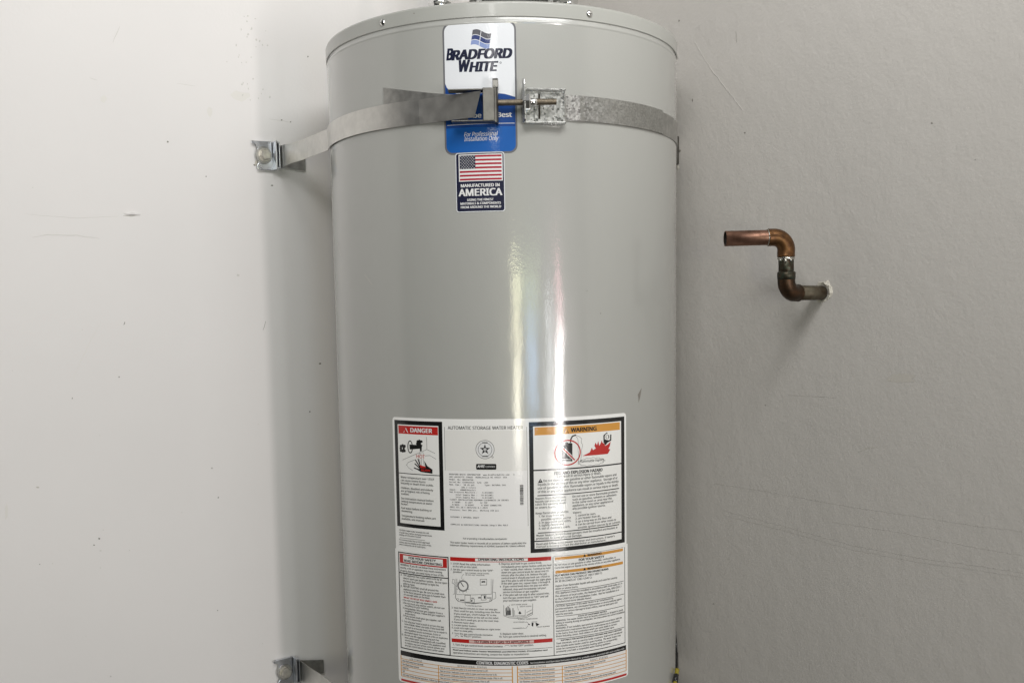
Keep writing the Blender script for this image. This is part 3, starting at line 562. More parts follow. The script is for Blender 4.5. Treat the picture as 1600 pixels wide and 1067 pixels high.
 ('low', 'paper2', 'rect', [-49.59, -349.67, 25.37, -345.74]),
 ('low', 'ink', 'ring', [-68.27, -386.3, 8.08, 0.5]),
 ('low', 'grey', 'ring', [-68.27, -386.3, 7.07, 1.7]),
 ('low', 'ink', 'line', [1.1, [(-71.42, -381.48), (-67.48, -387.26)]]),
 ('low', 'ink', 'line', [0.35, [(-66.58, -368.8), (-68.95, -370.9), (-70.28, -375.94)]]),
 ('low', 'ink', 'line', [0.6, [(-60.32, -390.5), (-59.29, -391.06)]]),
 ('low', 'ink', 'line', [0.6, [(-63.78, -394.02), (-63.2, -395.03)]]),
 ('low', 'ink', 'line', [0.6, [(-68.47, -395.48), (-68.49, -396.68)]]),
 ('low', 'ink', 'line', [0.6, [(-73.13, -394.51), (-73.77, -395.59)]]),
 ('low', 'ink', 'line', [0.6, [(-76.51, -391.35), (-77.59, -392.01)]]),
 ('low', 'ink', 'line', [0.6, [(-77.68, -386.82), (-78.91, -386.9)]]),
 ('low', 'ink', 'line', [0.6, [(-76.3, -382.15), (-77.36, -381.62)]]),
 ('low', 'ink', 'line', [0.6, [(-72.78, -378.6), (-73.37, -377.59)]]),
 ('low', 'ink', 'line', [0.6, [(-68.07, -377.13), (-68.05, -375.93)]]),
 ('low', 'ink', 'line', [0.6, [(-78.47, -376.6), (-79.93, -404.47), (-76.13, -409.43), (-52.9, -410.63), (-31.15, -408.64), (-26.21, -405.59), (-24.5, -375.6)]]),
 ('low', 'ink', 'line', [0.35, [(-76.93, -376.51), (-77.96, -399.33)]]),
 ('low', 'ink', 'line', [0.35, [(-27.12, -374.83), (-27.23, -397.45)]]),
 ('low', 'ink', 'line', [0.5, [(-77.96, -399.33), (-52.66, -398.56), (-27.03, -396.85)]]),
 ('low', 'ink', 'line', [0.5, [(-42.8, -375.69), (-33.47, -375.21), (-33.62, -383.64), (-42.96, -384.03), (-42.8, -375.69)]]),
 ('low', 'ink', 'line', [0.45, [(-65.72, -399.63), (-57.66, -399.26), (-57.87, -409.24), (-65.93, -409.63), (-65.72, -399.63)]]),
 ('low', 'ink', 'line', [0.45, [(-57.27, -404.73), (-51.98, -404.51), (-52.09, -410.0), (-57.39, -410.22)]]),
 ('low', 'ink', 'line', [0.5, [(-41.76, -398.71), (-34.88, -398.36), (-35.01, -405.52), (-41.9, -405.88), (-41.76, -398.71)]]),
 ('low', 'ink', 'line', [0.4, [(-84.19, -377.75), (-81.07, -377.55), (-81.2, -383.05), (-84.32, -383.25), (-84.19, -377.75)]]),
 ('low', 'ink', 'line', [0.4, [(-82.27, -384.62), (-80.72, -384.52), (-81.05, -399.03), (-83.13, -399.17)]]),
 ('low', 'ink', 'line', [0.4, [(-24.54, -393.95), (-21.14, -394.42), (-20.79, -402.37), (-24.24, -404.58)]]),
 ('low', 'ink', 'line', [0.35, [(-65.97, -411.14), (-64.52, -414.56), (-62.52, -415.26)]]),
 ('low', 'black', 'poly', [(-40.88, -378.32), (-35.67, -378.02), (-35.72, -380.7), (-36.98, -379.93), (-39.64, -380.18), (-40.93, -381.0)]),
 ('low', 'grey', 'poly', [(-73.09, -411.04), (-52.91, -411.03), (-36.06, -409.53), (-52.93, -412.03)]),
 ('low', 'ink', 'ring', [-76.57, -406.45, 1.44, 0.4]),
 ('low', 'ink', 'ring', [-28.36, -405.91, 1.37, 0.4]),
 ('low', 'ink', 'poly', [(-72.99, -406.53), (-66.87, -406.19), (-66.91, -407.69), (-73.02, -408.03)]),
 ('low', 'ink', 'poly', [(-56.24, -402.99), (-52.54, -402.84), (-52.56, -403.64), (-56.25, -403.78)]),
 ('low', 'ink', 'poly', [(-46.27, -401.83), (-42.31, -401.71), (-42.34, -403.2), (-46.3, -403.32)]),
 ('low', 'ink', 'poly', [(-33.47, -402.01), (-27.12, -401.92), (-27.13, -402.91), (-33.49, -403.01)]),
 ('low', 'ink', 'poly', [(-56.6, -406.19), (-54.8, -406.12), (-54.85, -408.61), (-56.65, -408.69)]),
 ('low', 'ink', 'poly', [(-37.84, -399.61), (-35.68, -399.57), (-35.76, -403.55), (-37.92, -403.59)]),
 ('low', 'ink', 'disc', [-14.0, -385.98, 0.78]),
 ('low', 'ink', 'disc', [-14.02, -398.59, 0.78]),
 ('low', 'ink', 'line', [0.5, [(-9.8, -413.1), (-9.86, -428.54), (-2.32, -431.41), (10.29, -432.89), (22.98, -431.56), (31.06, -427.75), (31.57, -411.82)]]),
 ('low', 'ink', 'line', [0.4, [(-8.58, -427.55), (0.61, -429.87), (11.29, -430.73), (22.03, -429.82), (30.4, -425.72)]]),
 ('low', 'ink', 'line', [1.0, [(3.23, -417.76), (3.34, -429.22)]]),
 ('low', 'ink', 'line', [0.4, [(5.13, -420.79), (5.49, -428.77), (20.58, -428.76), (20.7, -420.29)]]),
 ('low', 'ink', 'line', [0.4, [(23.02, -428.36), (30.91, -424.75)]]),
 ('low', 'ink', 'line', [0.4, [(22.59, -424.35), (30.47, -420.73)]]),
 ('low', 'ink', 'line', [0.35, [(9.59, -414.93), (10.95, -420.94)]]),
 ('low', 'ink', 'line', [0.35, [(9.84, -430.38), (10.75, -434.4), (12.7, -434.46)]]),
 ('low', 'ink', 'line', [0.35, [(-1.54, -412.7), (-3.06, -416.65)]]),
 ('low', 'ink', 'line', [0.4, [(19.95, -438.72), (22.88, -438.34), (25.77, -441.97)]]),
 ('low', 'ink', 'line', [0.4, [(18.84, -447.67), (21.78, -447.3), (24.27, -443.9)]]),
 ('low', 'ink', 'line', [0.5, [(29.73, -438.67), (37.6, -438.91)]]),
 ('low', 'ink', 'line', [0.8, [(-6.96, -417.6), (-6.54, -427.57)]]),
 ('low', 'ink', 'line', [0.8, [(-5.77, -416.42), (-5.37, -427.58)]]),
 ('low', 'ink', 'line', [0.8, [(-4.0, -414.65), (-3.62, -427.61)]]),
 ('low', 'ink', 'line', [0.8, [(-2.28, -416.47), (-1.88, -427.63)]]),
 ('low', 'ink', 'line', [0.8, [(-0.94, -417.88), (-0.52, -427.65)]]),
 ('low', 'grey', 'poly', [(-6.03, -420.6), (0.27, -420.69), (0.16, -427.67), (-6.14, -427.08)]),
 ('low', 'ink', 'poly', [(10.89, -424.93), (12.88, -422.0), (15.26, -425.57), (12.81, -426.78)]),
 ('low', 'ink', 'poly', [(24.31, -441.41), (27.24, -441.54), (26.73, -443.02), (24.78, -442.63)]),
 ('low', 'ink', 'poly', [(29.72, -439.67), (32.46, -440.31), (31.6, -445.77), (29.46, -444.16)]),
 ('low', 'ink', 'poly', [(35.12, -439.96), (41.02, -442.53), (36.52, -445.85)]),
 ('low', 'ink', 'line', [0.4, [(-81.97, -462.02), (-81.2, -460.34), (-78.8, -459.65), (-76.75, -460.31), (-76.26, -461.58)]]),
 ('low', 'red', 'rect', [-87.05, -470.04, 59.76, -464.67]),
 ('low', 'pinkpaper', 'rect', [-60.83, -469.14, 32.52, -465.57]),
 ('low', 'ink', 'line', [0.4, [(-9.33, -473.57), (-8.34, -472.27), (-5.89, -471.59), (-3.46, -472.32), (-2.71, -473.64)]]),
 ('low', 'ink', 'rect', [-87.37, -478.52, 59.58, -478.02]),
 ('low', 'orange', 'rect', [64.73, -350.85, 178.44, -346.76]),
 ('low', 'orange', 'rect', [65.15, -370.42, 178.33, -366.32]),
 ('low', 'black', 'poly', [(110.35, -346.11), (112.5, -350.01), (108.14, -349.99)]),
 ('low', 'black', 'poly', [(110.17, -365.97), (112.32, -369.88), (107.96, -369.85)]),
 ('low', 'black', 'rect', [65.2, -396.55, 179.69, -395.85]),
 ('low', 'black', 'rect', [65.38, -416.32, 180.59, -415.62]),
 ('low', 'black', 'rect', [65.62, -434.02, 180.49, -433.32]),
 ('low', 'black', 'rect', [65.69, -466.84, 180.68, -466.14]),
 ('low', 'black', 'rect', [-175.75, -502.18, 184.19, -494.82]),
 ('low', 'tablepaper', 'rect', [-175.32, -538.13, 184.19, -502.18]),
 ('low', 'orange', 'rect', [-176.07, -534.13, -174.57, -502.18]),
 ('low', 'orange', 'rect', [-109.7, -534.13, -108.4, -507.38]),
 ('low', 'orange', 'rect', [0.17, -534.13, 1.67, -503.18]),
 ('low', 'orange', 'rect', [7.53, -534.13, 9.03, -503.18]),
 ('low', 'orange', 'rect', [73.35, -534.13, 74.65, -507.38]),
 ('low', 'orange', 'rect', [183.44, -534.13, 184.94, -502.18]),
 ('low', 'orange', 'rect', [-175.32, -507.8, 0.92, -506.96]),
 ('low', 'orange', 'rect', [8.28, -507.8, 184.19, -506.96]),
 ('low', 'orange', 'rect', [-175.32, -513.15, 0.92, -512.31]),
 ('low', 'orange', 'rect', [8.28, -513.15, 184.19, -512.31]),
 ('low', 'orange', 'rect', [-175.32, -518.5, 0.92, -517.66]),
 ('low', 'orange', 'rect', [8.28, -518.5, 184.19, -517.66]),
 ('low', 'orange', 'rect', [-175.32, -523.85, 0.92, -523.01]),
 ('low', 'orange', 'rect', [8.28, -523.85, 184.19, -523.01]),
 ('low', 'orange', 'rect', [-175.32, -529.2, 0.92, -528.36]),
 ('low', 'orange', 'rect', [8.28, -529.2, 184.19, -528.36]),
 ('low', 'orange', 'rect', [-175.32, -534.55, 0.92, -533.71]),
 ('low', 'orange', 'rect', [8.28, -534.55, 184.19, -533.71]),
 ('low', 'red', 'rect', [-175.82, -541.53, 184.79, -538.33]),
 ('brand', 'navy', 'ring', [-1.65, 335.89, 1.03, 0.5]),
 ('brand', 'white', 'rect', [-76.67, 255.97, 16.03, 256.67]),
 ('flag', 'white', 'rect', [-61.67, 180.22, -1.32, 216.24]),
 ('flag', 'flagred', 'rect', [-60.37, 212.37, -2.62, 214.94]),
 ('flag', 'flagred', 'rect', [-60.37, 207.23, -2.62, 209.8]),
 ('flag', 'flagred', 'rect', [-60.37, 202.09, -2.62, 204.66]),
 ('flag', 'flagred', 'rect', [-60.37, 196.94, -2.62, 199.52]),
 ('flag', 'flagred', 'rect', [-60.37, 191.8, -2.62, 194.37]),
 ('flag', 'flagred', 'rect', [-60.37, 186.66, -2.62, 189.23]),
 ('flag', 'flagred', 'rect', [-60.37, 181.52, -2.62, 184.09]),
 ('flag', 'navy', 'rect', [-60.37, 196.94, -38.42, 214.94]),
 ('flag', 'white', 'poly', [(-58.54, 214.72), (-58.79, 214.11), (-59.44, 214.06), (-58.94, 213.64), (-59.1, 213.0), (-58.54, 213.35), (-57.98, 213.0), (-58.14, 213.64), (-57.64, 214.06), (-58.29, 214.11)]),
 ('flag', 'white', 'poly', [(-54.88, 214.72), (-55.13, 214.11), (-55.79, 214.06), (-55.28, 213.64), (-55.44, 213.0), (-54.88, 213.35), (-54.33, 213.0), (-54.48, 213.64), (-53.98, 214.06), (-54.64, 214.11)]),
 ('flag', 'white', 'poly', [(-51.23, 214.72), (-51.47, 214.11), (-52.13, 214.06), (-51.63, 213.64), (-51.78, 213.0), (-51.23, 213.35), (-50.67, 213.0), (-50.83, 213.64), (-50.32, 214.06), (-50.98, 214.11)]),
 ('flag', 'white', 'poly', [(-47.57, 214.72), (-47.82, 214.11), (-48.47, 214.06), (-47.97, 213.64), (-48.13, 213.0), (-47.57, 213.35), (-47.01, 213.0), (-47.17, 213.64), (-46.67, 214.06), (-47.32, 214.11)]),
 ('flag', 'white', 'poly', [(-43.91, 214.72), (-44.16, 214.11), (-44.81, 214.06), (-44.31, 213.64), (-44.47, 213.0), (-43.91, 213.35), (-43.35, 213.0), (-43.51, 213.64), (-43.01, 214.06), (-43.66, 214.11)]),
 ('flag', 'white', 'poly', [(-40.25, 214.72), (-40.5, 214.11), (-41.16, 214.06), (-40.65, 213.64), (-40.81, 213.0), (-40.25, 213.35), (-39.7, 213.0), (-39.85, 213.64), (-39.35, 214.06), (-40.01, 214.11)]),
 ('flag', 'white', 'poly', [(-56.71, 212.76), (-56.96, 212.15), (-57.62, 212.1), (-57.11, 211.68), (-57.27, 211.04), (-56.71, 211.39), (-56.15, 211.04), (-56.31, 211.68), (-55.81, 212.1), (-56.47, 212.15)]),
 ('flag', 'white', 'poly', [(-53.06, 212.76), (-53.3, 212.15), (-53.96, 212.1), (-53.45, 211.68), (-53.61, 211.04), (-53.06, 211.39), (-52.5, 211.04), (-52.66, 211.68), (-52.15, 212.1), (-52.81, 212.15)]),
 ('flag', 'white', 'poly', [(-49.4, 212.76), (-49.64, 212.15), (-50.3, 212.1), (-49.8, 211.68), (-49.96, 211.04), (-49.4, 211.39), (-48.84, 211.04), (-49.0, 211.68), (-48.49, 212.1), (-49.15, 212.15)]),
 ('flag', 'white', 'poly', [(-45.74, 212.76), (-45.99, 212.15), (-46.64, 212.1), (-46.14, 211.68), (-46.3, 211.04), (-45.74, 211.39), (-45.18, 211.04), (-45.34, 211.68), (-44.84, 212.1), (-45.49, 212.15)]),
 ('flag', 'white', 'poly', [(-42.08, 212.76), (-42.33, 212.15), (-42.99, 212.1), (-42.48, 211.68), (-42.64, 211.04), (-42.08, 211.39), (-41.52, 211.04), (-41.68, 211.68), (-41.18, 212.1), (-41.84, 212.15)]),
 ('flag', 'white', 'poly', [(-58.54, 210.8), (-58.79, 210.19), (-59.44, 210.15), (-58.94, 209.72), (-59.1, 209.09), (-58.54, 209.43), (-57.98, 209.09), (-58.14, 209.72), (-57.64, 210.15), (-58.29, 210.19)]),
 ('flag', 'white', 'poly', [(-54.88, 210.8), (-55.13, 210.19), (-55.79, 210.15), (-55.28, 209.72), (-55.44, 209.09), (-54.88, 209.43), (-54.33, 209.09), (-54.48, 209.72), (-53.98, 210.15), (-54.64, 210.19)]),
 ('flag', 'white', 'poly', [(-51.23, 210.8), (-51.47, 210.19), (-52.13, 210.15), (-51.63, 209.72), (-51.78, 209.09), (-51.23, 209.43), (-50.67, 209.09), (-50.83, 209.72), (-50.32, 210.15), (-50.98, 210.19)]),
 ('flag', 'white', 'poly', [(-47.57, 210.8), (-47.82, 210.19), (-48.47, 210.15), (-47.97, 209.72), (-48.13, 209.09), (-47.57, 209.43), (-47.01, 209.09), (-47.17, 209.72), (-46.67, 210.15), (-47.32, 210.19)]),
 ('flag', 'white', 'poly', [(-43.91, 210.8), (-44.16, 210.19), (-44.81, 210.15), (-44.31, 209.72), (-44.47, 209.09), (-43.91, 209.43), (-43.35, 209.09), (-43.51, 209.72), (-43.01, 210.15), (-43.66, 210.19)]),
 ('flag', 'white', 'poly', [(-40.25, 210.8), (-40.5, 210.19), (-41.16, 210.15), (-40.65, 209.72), (-40.81, 209.09), (-40.25, 209.43), (-39.7, 209.09), (-39.85, 209.72), (-39.35, 210.15), (-40.01, 210.19)]),
 ('flag', 'white', 'poly', [(-56.71, 208.85), (-56.96, 208.24), (-57.62, 208.19), (-57.11, 207.77), (-57.27, 207.13), (-56.71, 207.48), (-56.15, 207.13), (-56.31, 207.77), (-55.81, 208.19), (-56.47, 208.24)]),
 ('flag', 'white', 'poly', [(-53.06, 208.85), (-53.3, 208.24), (-53.96, 208.19), (-53.45, 207.77), (-53.61, 207.13), (-53.06, 207.48), (-52.5, 207.13), (-52.66, 207.77), (-52.15, 208.19), (-52.81, 208.24)]),
 ('flag', 'white', 'poly', [(-49.4, 208.85), (-49.64, 208.24), (-50.3, 208.19), (-49.8, 207.77), (-49.96, 207.13), (-49.4, 207.48), (-48.84, 207.13), (-49.0, 207.77), (-48.49, 208.19), (-49.15, 208.24)]),
 ('flag', 'white', 'poly', [(-45.74, 208.85), (-45.99, 208.24), (-46.64, 208.19), (-46.14, 207.77), (-46.3, 207.13), (-45.74, 207.48), (-45.18, 207.13), (-45.34, 207.77), (-44.84, 208.19), (-45.49, 208.24)]),
 ('flag', 'white', 'poly', [(-42.08, 208.85), (-42.33, 208.24), (-42.99, 208.19), (-42.48, 207.77), (-42.64, 207.13), (-42.08, 207.48), (-41.52, 207.13), (-41.68, 207.77), (-41.18, 208.19), (-41.84, 208.24)]),
 ('flag', 'white', 'poly', [(-58.54, 206.89), (-58.79, 206.28), (-59.44, 206.24), (-58.94, 205.81), (-59.1, 205.17), (-58.54, 205.52), (-57.98, 205.17), (-58.14, 205.81), (-57.64, 206.24), (-58.29, 206.28)]),
 ('flag', 'white', 'poly', [(-54.88, 206.89), (-55.13, 206.28), (-55.79, 206.24), (-55.28, 205.81), (-55.44, 205.17), (-54.88, 205.52), (-54.33, 205.17), (-54.48, 205.81), (-53.98, 206.24), (-54.64, 206.28)]),
 ('flag', 'white', 'poly', [(-51.23, 206.89), (-51.47, 206.28), (-52.13, 206.24), (-51.63, 205.81), (-51.78, 205.17), (-51.23, 205.52), (-50.67, 205.17), (-50.83, 205.81), (-50.32, 206.24), (-50.98, 206.28)]),
 ('flag', 'white', 'poly', [(-47.57, 206.89), (-47.82, 206.28), (-48.47, 206.24), (-47.97, 205.81), (-48.13, 205.17), (-47.57, 205.52), (-47.01, 205.17), (-47.17, 205.81), (-46.67, 206.24), (-47.32, 206.28)]),
 ('flag', 'white', 'poly', [(-43.91, 206.89), (-44.16, 206.28), (-44.81, 206.24), (-44.31, 205.81), (-44.47, 205.17), (-43.91, 205.52), (-43.35, 205.17), (-43.51, 205.81), (-43.01, 206.24), (-43.66, 206.28)]),
 ('flag', 'white', 'poly', [(-40.25, 206.89), (-40.5, 206.28), (-41.16, 206.24), (-40.65, 205.81), (-40.81, 205.17), (-40.25, 205.52), (-39.7, 205.17), (-39.85, 205.81), (-39.35, 206.24), (-40.01, 206.28)]),
 ('flag', 'white', 'poly', [(-56.71, 204.94), (-56.96, 204.33), (-57.62, 204.28), (-57.11, 203.86), (-57.27, 203.22), (-56.71, 203.57), (-56.15, 203.22), (-56.31, 203.86), (-55.81, 204.28), (-56.47, 204.33)]),
 ('flag', 'white', 'poly', [(-53.06, 204.94), (-53.3, 204.33), (-53.96, 204.28), (-53.45, 203.86), (-53.61, 203.22), (-53.06, 203.57), (-52.5, 203.22), (-52.66, 203.86), (-52.15, 204.28), (-52.81, 204.33)]),
 ('flag', 'white', 'poly', [(-49.4, 204.94), (-49.64, 204.33), (-50.3, 204.28), (-49.8, 203.86), (-49.96, 203.22), (-49.4, 203.57), (-48.84, 203.22), (-49.0, 203.86), (-48.49, 204.28), (-49.15, 204.33)]),
 ('flag', 'white', 'poly', [(-45.74, 204.94), (-45.99, 204.33), (-46.64, 204.28), (-46.14, 203.86), (-46.3, 203.22), (-45.74, 203.57), (-45.18, 203.22), (-45.34, 203.86), (-44.84, 204.28), (-45.49, 204.33)]),
 ('flag', 'white', 'poly', [(-42.08, 204.94), (-42.33, 204.33), (-42.99, 204.28), (-42.48, 203.86), (-42.64, 203.22), (-42.08, 203.57), (-41.52, 203.22), (-41.68, 203.86), (-41.18, 204.28), (-41.84, 204.33)]),
 ('flag', 'white', 'poly', [(-58.54, 202.98), (-58.79, 202.37), (-59.44, 202.32), (-58.94, 201.9), (-59.1, 201.26), (-58.54, 201.61), (-57.98, 201.26), (-58.14, 201.9), (-57.64, 202.32), (-58.29, 202.37)]),
 ('flag', 'white', 'poly', [(-54.88, 202.98), (-55.13, 202.37), (-55.79, 202.32), (-55.28, 201.9), (-55.44, 201.26), (-54.88, 201.61), (-54.33, 201.26), (-54.48, 201.9), (-53.98, 202.32), (-54.64, 202.37)]),
 ('flag', 'white', 'poly', [(-51.23, 202.98), (-51.47, 202.37), (-52.13, 202.32), (-51.63, 201.9), (-51.78, 201.26), (-51.23, 201.61), (-50.67, 201.26), (-50.83, 201.9), (-50.32, 202.32), (-50.98, 202.37)]),
 ('flag', 'white', 'poly', [(-47.57, 202.98), (-47.82, 202.37), (-48.47, 202.32), (-47.97, 201.9), (-48.13, 201.26), (-47.57, 201.61), (-47.01, 201.26), (-47.17, 201.9), (-46.67, 202.32), (-47.32, 202.37)]),
 ('flag', 'white', 'poly', [(-43.91, 202.98), (-44.16, 202.37), (-44.81, 202.32), (-44.31, 201.9), (-44.47, 201.26), (-43.91, 201.61), (-43.35, 201.26), (-43.51, 201.9), (-43.01, 202.32), (-43.66, 202.37)]),
 ('flag', 'white', 'poly', [(-40.25, 202.98), (-40.5, 202.37), (-41.16, 202.32), (-40.65, 201.9), (-40.81, 201.26), (-40.25, 201.61), (-39.7, 201.26), (-39.85, 201.9), (-39.35, 202.32), (-40.01, 202.37)]),
 ('flag', 'white', 'poly', [(-56.71, 201.02), (-56.96, 200.41), (-57.62, 200.37), (-57.11, 199.94), (-57.27, 199.31), (-56.71, 199.65), (-56.15, 199.31), (-56.31, 199.94), (-55.81, 200.37), (-56.47, 200.41)]),
 ('flag', 'white', 'poly', [(-53.06, 201.02), (-53.3, 200.41), (-53.96, 200.37), (-53.45, 199.94), (-53.61, 199.31), (-53.06, 199.65), (-52.5, 199.31), (-52.66, 199.94), (-52.15, 200.37), (-52.81, 200.41)]),
 ('flag', 'white', 'poly', [(-49.4, 201.02), (-49.64, 200.41), (-50.3, 200.37), (-49.8, 199.94), (-49.96, 199.31), (-49.4, 199.65), (-48.84, 199.31), (-49.0, 199.94), (-48.49, 200.37), (-49.15, 200.41)]),
 ('flag', 'white', 'poly', [(-45.74, 201.02), (-45.99, 200.41), (-46.64, 200.37), (-46.14, 199.94), (-46.3, 199.31), (-45.74, 199.65), (-45.18, 199.31), (-45.34, 199.94), (-44.84, 200.37), (-45.49, 200.41)]),
 ('flag', 'white', 'poly', [(-42.08, 201.02), (-42.33, 200.41), (-42.99, 200.37), (-42.48, 199.94), (-42.64, 199.31), (-42.08, 199.65), (-41.52, 199.31), (-41.68, 199.94), (-41.18, 200.37), (-41.84, 200.41)]),
 ('flag', 'white', 'poly', [(-58.54, 199.07), (-58.79, 198.46), (-59.44, 198.41), (-58.94, 197.99), (-59.1, 197.35), (-58.54, 197.7), (-57.98, 197.35), (-58.14, 197.99), (-57.64, 198.41), (-58.29, 198.46)]),
 ('flag', 'white', 'poly', [(-54.88, 199.07), (-55.13, 198.46), (-55.79, 198.41), (-55.28, 197.99), (-55.44, 197.35), (-54.88, 197.7), (-54.33, 197.35), (-54.48, 197.99), (-53.98, 198.41), (-54.64, 198.46)]),
 ('flag', 'white', 'poly', [(-51.23, 199.07), (-51.47, 198.46), (-52.13, 198.41), (-51.63, 197.99), (-51.78, 197.35), (-51.23, 197.7), (-50.67, 197.35), (-50.83, 197.99), (-50.32, 198.41), (-50.98, 198.46)]),
 ('flag', 'white', 'poly', [(-47.57, 199.07), (-47.82, 198.46), (-48.47, 198.41), (-47.97, 197.99), (-48.13, 197.35), (-47.57, 197.7), (-47.01, 197.35), (-47.17, 197.99), (-46.67, 198.41), (-47.32, 198.46)]),
 ('flag', 'white', 'poly', [(-43.91, 199.07), (-44.16, 198.46), (-44.81, 198.41), (-44.31, 197.99), (-44.47, 197.35), (-43.91, 197.7), (-43.35, 197.35), (-43.51, 197.99), (-43.01, 198.41), (-43.66, 198.46)]),
 ('flag', 'white', 'poly', [(-40.25, 199.07), (-40.5, 198.46), (-41.16, 198.41), (-40.65, 197.99), (-40.81, 197.35), (-40.25, 197.7), (-39.7, 197.35), (-39.85, 197.99), (-39.35, 198.41), (-40.01, 198.46)]),
]


_fc = bpy.data.curves.new('glyphs', 'FONT'); _fo = bpy.data.objects.new('glyphs', _fc); COL.objects.link(_fo)
_fc.fill_mode = 'FRONT' if hasattr(_fc, 'fill_mode') else _fc.fill_mode
_fc.size = 1.0
def bundled_font(fname):
    """a typeface that ships with Blender itself; the built-in one when it is not there"""
    try:
        import os
        d = bpy.utils.system_resource('DATAFILES', path='fonts'); f = os.path.join(d, fname)
        return bpy.data.fonts.load(f) if d and os.path.exists(f) else _fc.font
    except Exception: return _fc.font
FONT_SANS, FONT_MONO = bundled_font('NotoSansMath-Regular.woff2'), bundled_font('DejaVuSansMono.woff2')
_cache = {}
def glyph(t, bold, res, spacing=1.0, mono=False):
    key = (t, bold, res, spacing, mono)
    if key in _cache: return _cache[key]
    _fc.font = FONT_MONO if mono else FONT_SANS
    _fc.body = t; _fc.offset = bold; _fc.resolution_u = res; _fc.space_character = spacing
    dg = bpy.context.evaluated_depsgraph_get(); dg.update()
    me = _fo.evaluated_get(dg).to_mesh()
    P = [(v.co.x, v.co.y) for v in me.vertices]; T = [tuple(p.vertices) for p in me.polygons]
    _fo.evaluated_get(dg).to_mesh_clear()
    _cache[key] = (P, T); return P, T
_H = glyph('H', 0.0, 2); CAP = max(p[1] for p in _H[0])
def text_polys(block):
    """the glyph outlines of a block; heavier weights are several copies a hair apart"""
    sheet, colour, style, cap, refw, ref, lines = block
    mono = style == 'mono'; bold = 'b' in style and not mono; ital = 'i' in style and not mono
    res = 6 if (cap or 0) > 8 else (4 if (cap or 0) > 3 else 2)
    sh = 0.21 if ital else 0.0; sp = 1.25 if style == 's' else 1.0
    g = lambda t: glyph(t, 0.0, res, sp, mono)
    if mono:
        P, T = g('H' * 11); P1, _ = g('H')
        sx = refw / ((max(p[0] for p in P) - max(p[0] for p in P1)) / 10); sy = 1.8 / CAP
    else:
        P, T = g(lines[ref][2]); sx = refw / (max(p[0] + sh * p[1] for p in P) - min(p[0] + sh * p[1] for p in P))
        if cap: sy = cap / CAP
        else:
            vs = sorted((l[1] for l in lines), reverse=True); gaps = [a - b for a, b in zip(vs, vs[1:]) if a - b > 0.8]
            sy = sx * 1.12
            if gaps: sy = max(min(sy, min(gaps) * 0.70 / CAP), min(gaps) * 0.56 / CAP)
    e = (0.046 if sheet == 'brand' and ital else 0.030) if bold else (0.012 if style in ('m', 'mono', 's') else 0.008)
    shifts = [(-e, -e * .4), (0, -e * .4), (e, -e * .4), (e, e * .4), (0, e * .4), (-e, e * .4)] if bold else [(-e, 0), (e, 0)]
    polys = []
    for u, v, t in lines:
        P, T = g(t); xm = 0 if mono else min(p[0] + sh * p[1] for p in P)
        for i, (dx, dy) in enumerate(shifts):
            polys.append((0, 0.00030 + 0.000004 * i, ([(u + (p[0] + dx + sh * p[1] - xm) * sx, v + (p[1] + dy) * sy) for p in P], T)))
    return polys
def stroke(pts, w, closed=False):
    """a polyline as quads with mitred-enough joints"""
    out = []
    for (a, b) in zip(pts, pts[1:]):
        d = Vector((b[0] - a[0], b[1] - a[1])); l = d.length
        if l < 1e-6: continue
        d /= l; n = Vector((-d.y, d.x)) * (w / 2); e = d * (w * 0.25)
        out.append([(a[0] - e.x + n.x, a[1] - e.y + n.y), (a[0] - e.x - n.x, a[1] - e.y - n.y), (b[0] + e.x - n.x, b[1] + e.y - n.y), (b[0] + e.x + n.x, b[1] + e.y + n.y)])
    return out
def shape_polys(kind, d):
    if kind == 'rect': u0, v0, u1, v1 = d; return [[(u0, v0), (u1, v0), (u1, v1), (u0, v1)]]
    if kind == 'poly': return [list(d)]
    if kind == 'line': return stroke(d[1], d[0])
    if kind == 'frame':
        u0, v0, u1, v1, t = d
        return [[(u0, v0), (u1, v0), (u1, v0 + t), (u0, v0 + t)], [(u0, v1 - t), (u1, v1 - t), (u1, v1), (u0, v1)], [(u0, v0 + t), (u0 + t, v0 + t), (u0 + t, v1 - t), (u0, v1 - t)], [(u1 - t, v0 + t), (u1, v0 + t), (u1, v1 - t), (u1 - t, v1 - t)]]
    if kind in ('disc', 'disc2'):
        u, v, r = d; return [[(u + r * math.cos(2 * math.pi * k / 24), v + r * math.sin(2 * math.pi * k / 24)) for k in range(24)]]
    if kind in ('ring', 'ring2', 'ell'):
        if kind == 'ell': u, v, rx, ry, w = d
        else: u, v, rx, w = d; ry = rx
        n = 40; out = []
        for k in range(n):
            a, b = 2 * math.pi * k / n, 2 * math.pi * (k + 1) / n
            out.append([(u + (rx - w / 2) * math.cos(a), v + (ry - w / 2) * math.sin(a)), (u + (rx + w / 2) * math.cos(a), v + (ry + w / 2) * math.sin(a)), (u + (rx + w / 2) * math.cos(b), v + (ry + w / 2) * math.sin(b)), (u + (rx - w / 2) * math.cos(b), v + (ry - w / 2) * math.sin(b))])
        return out
    if kind == 'rrect': return [rrect(*d)]
    if kind == 'barcode':
        u0, v0, u1, v1 = d; rg = random.Random(3); v = v0; out = []
        while v < v1 - 0.3:
            h = rg.choice((0.35, 0.35, 0.7, 1.0)); out.append([(u0, v), (u1, v), (u1, min(v1, v + h)), (u0, min(v1, v + h))]); v += h + rg.choice((0.3, 0.3, 0.6))
        return out
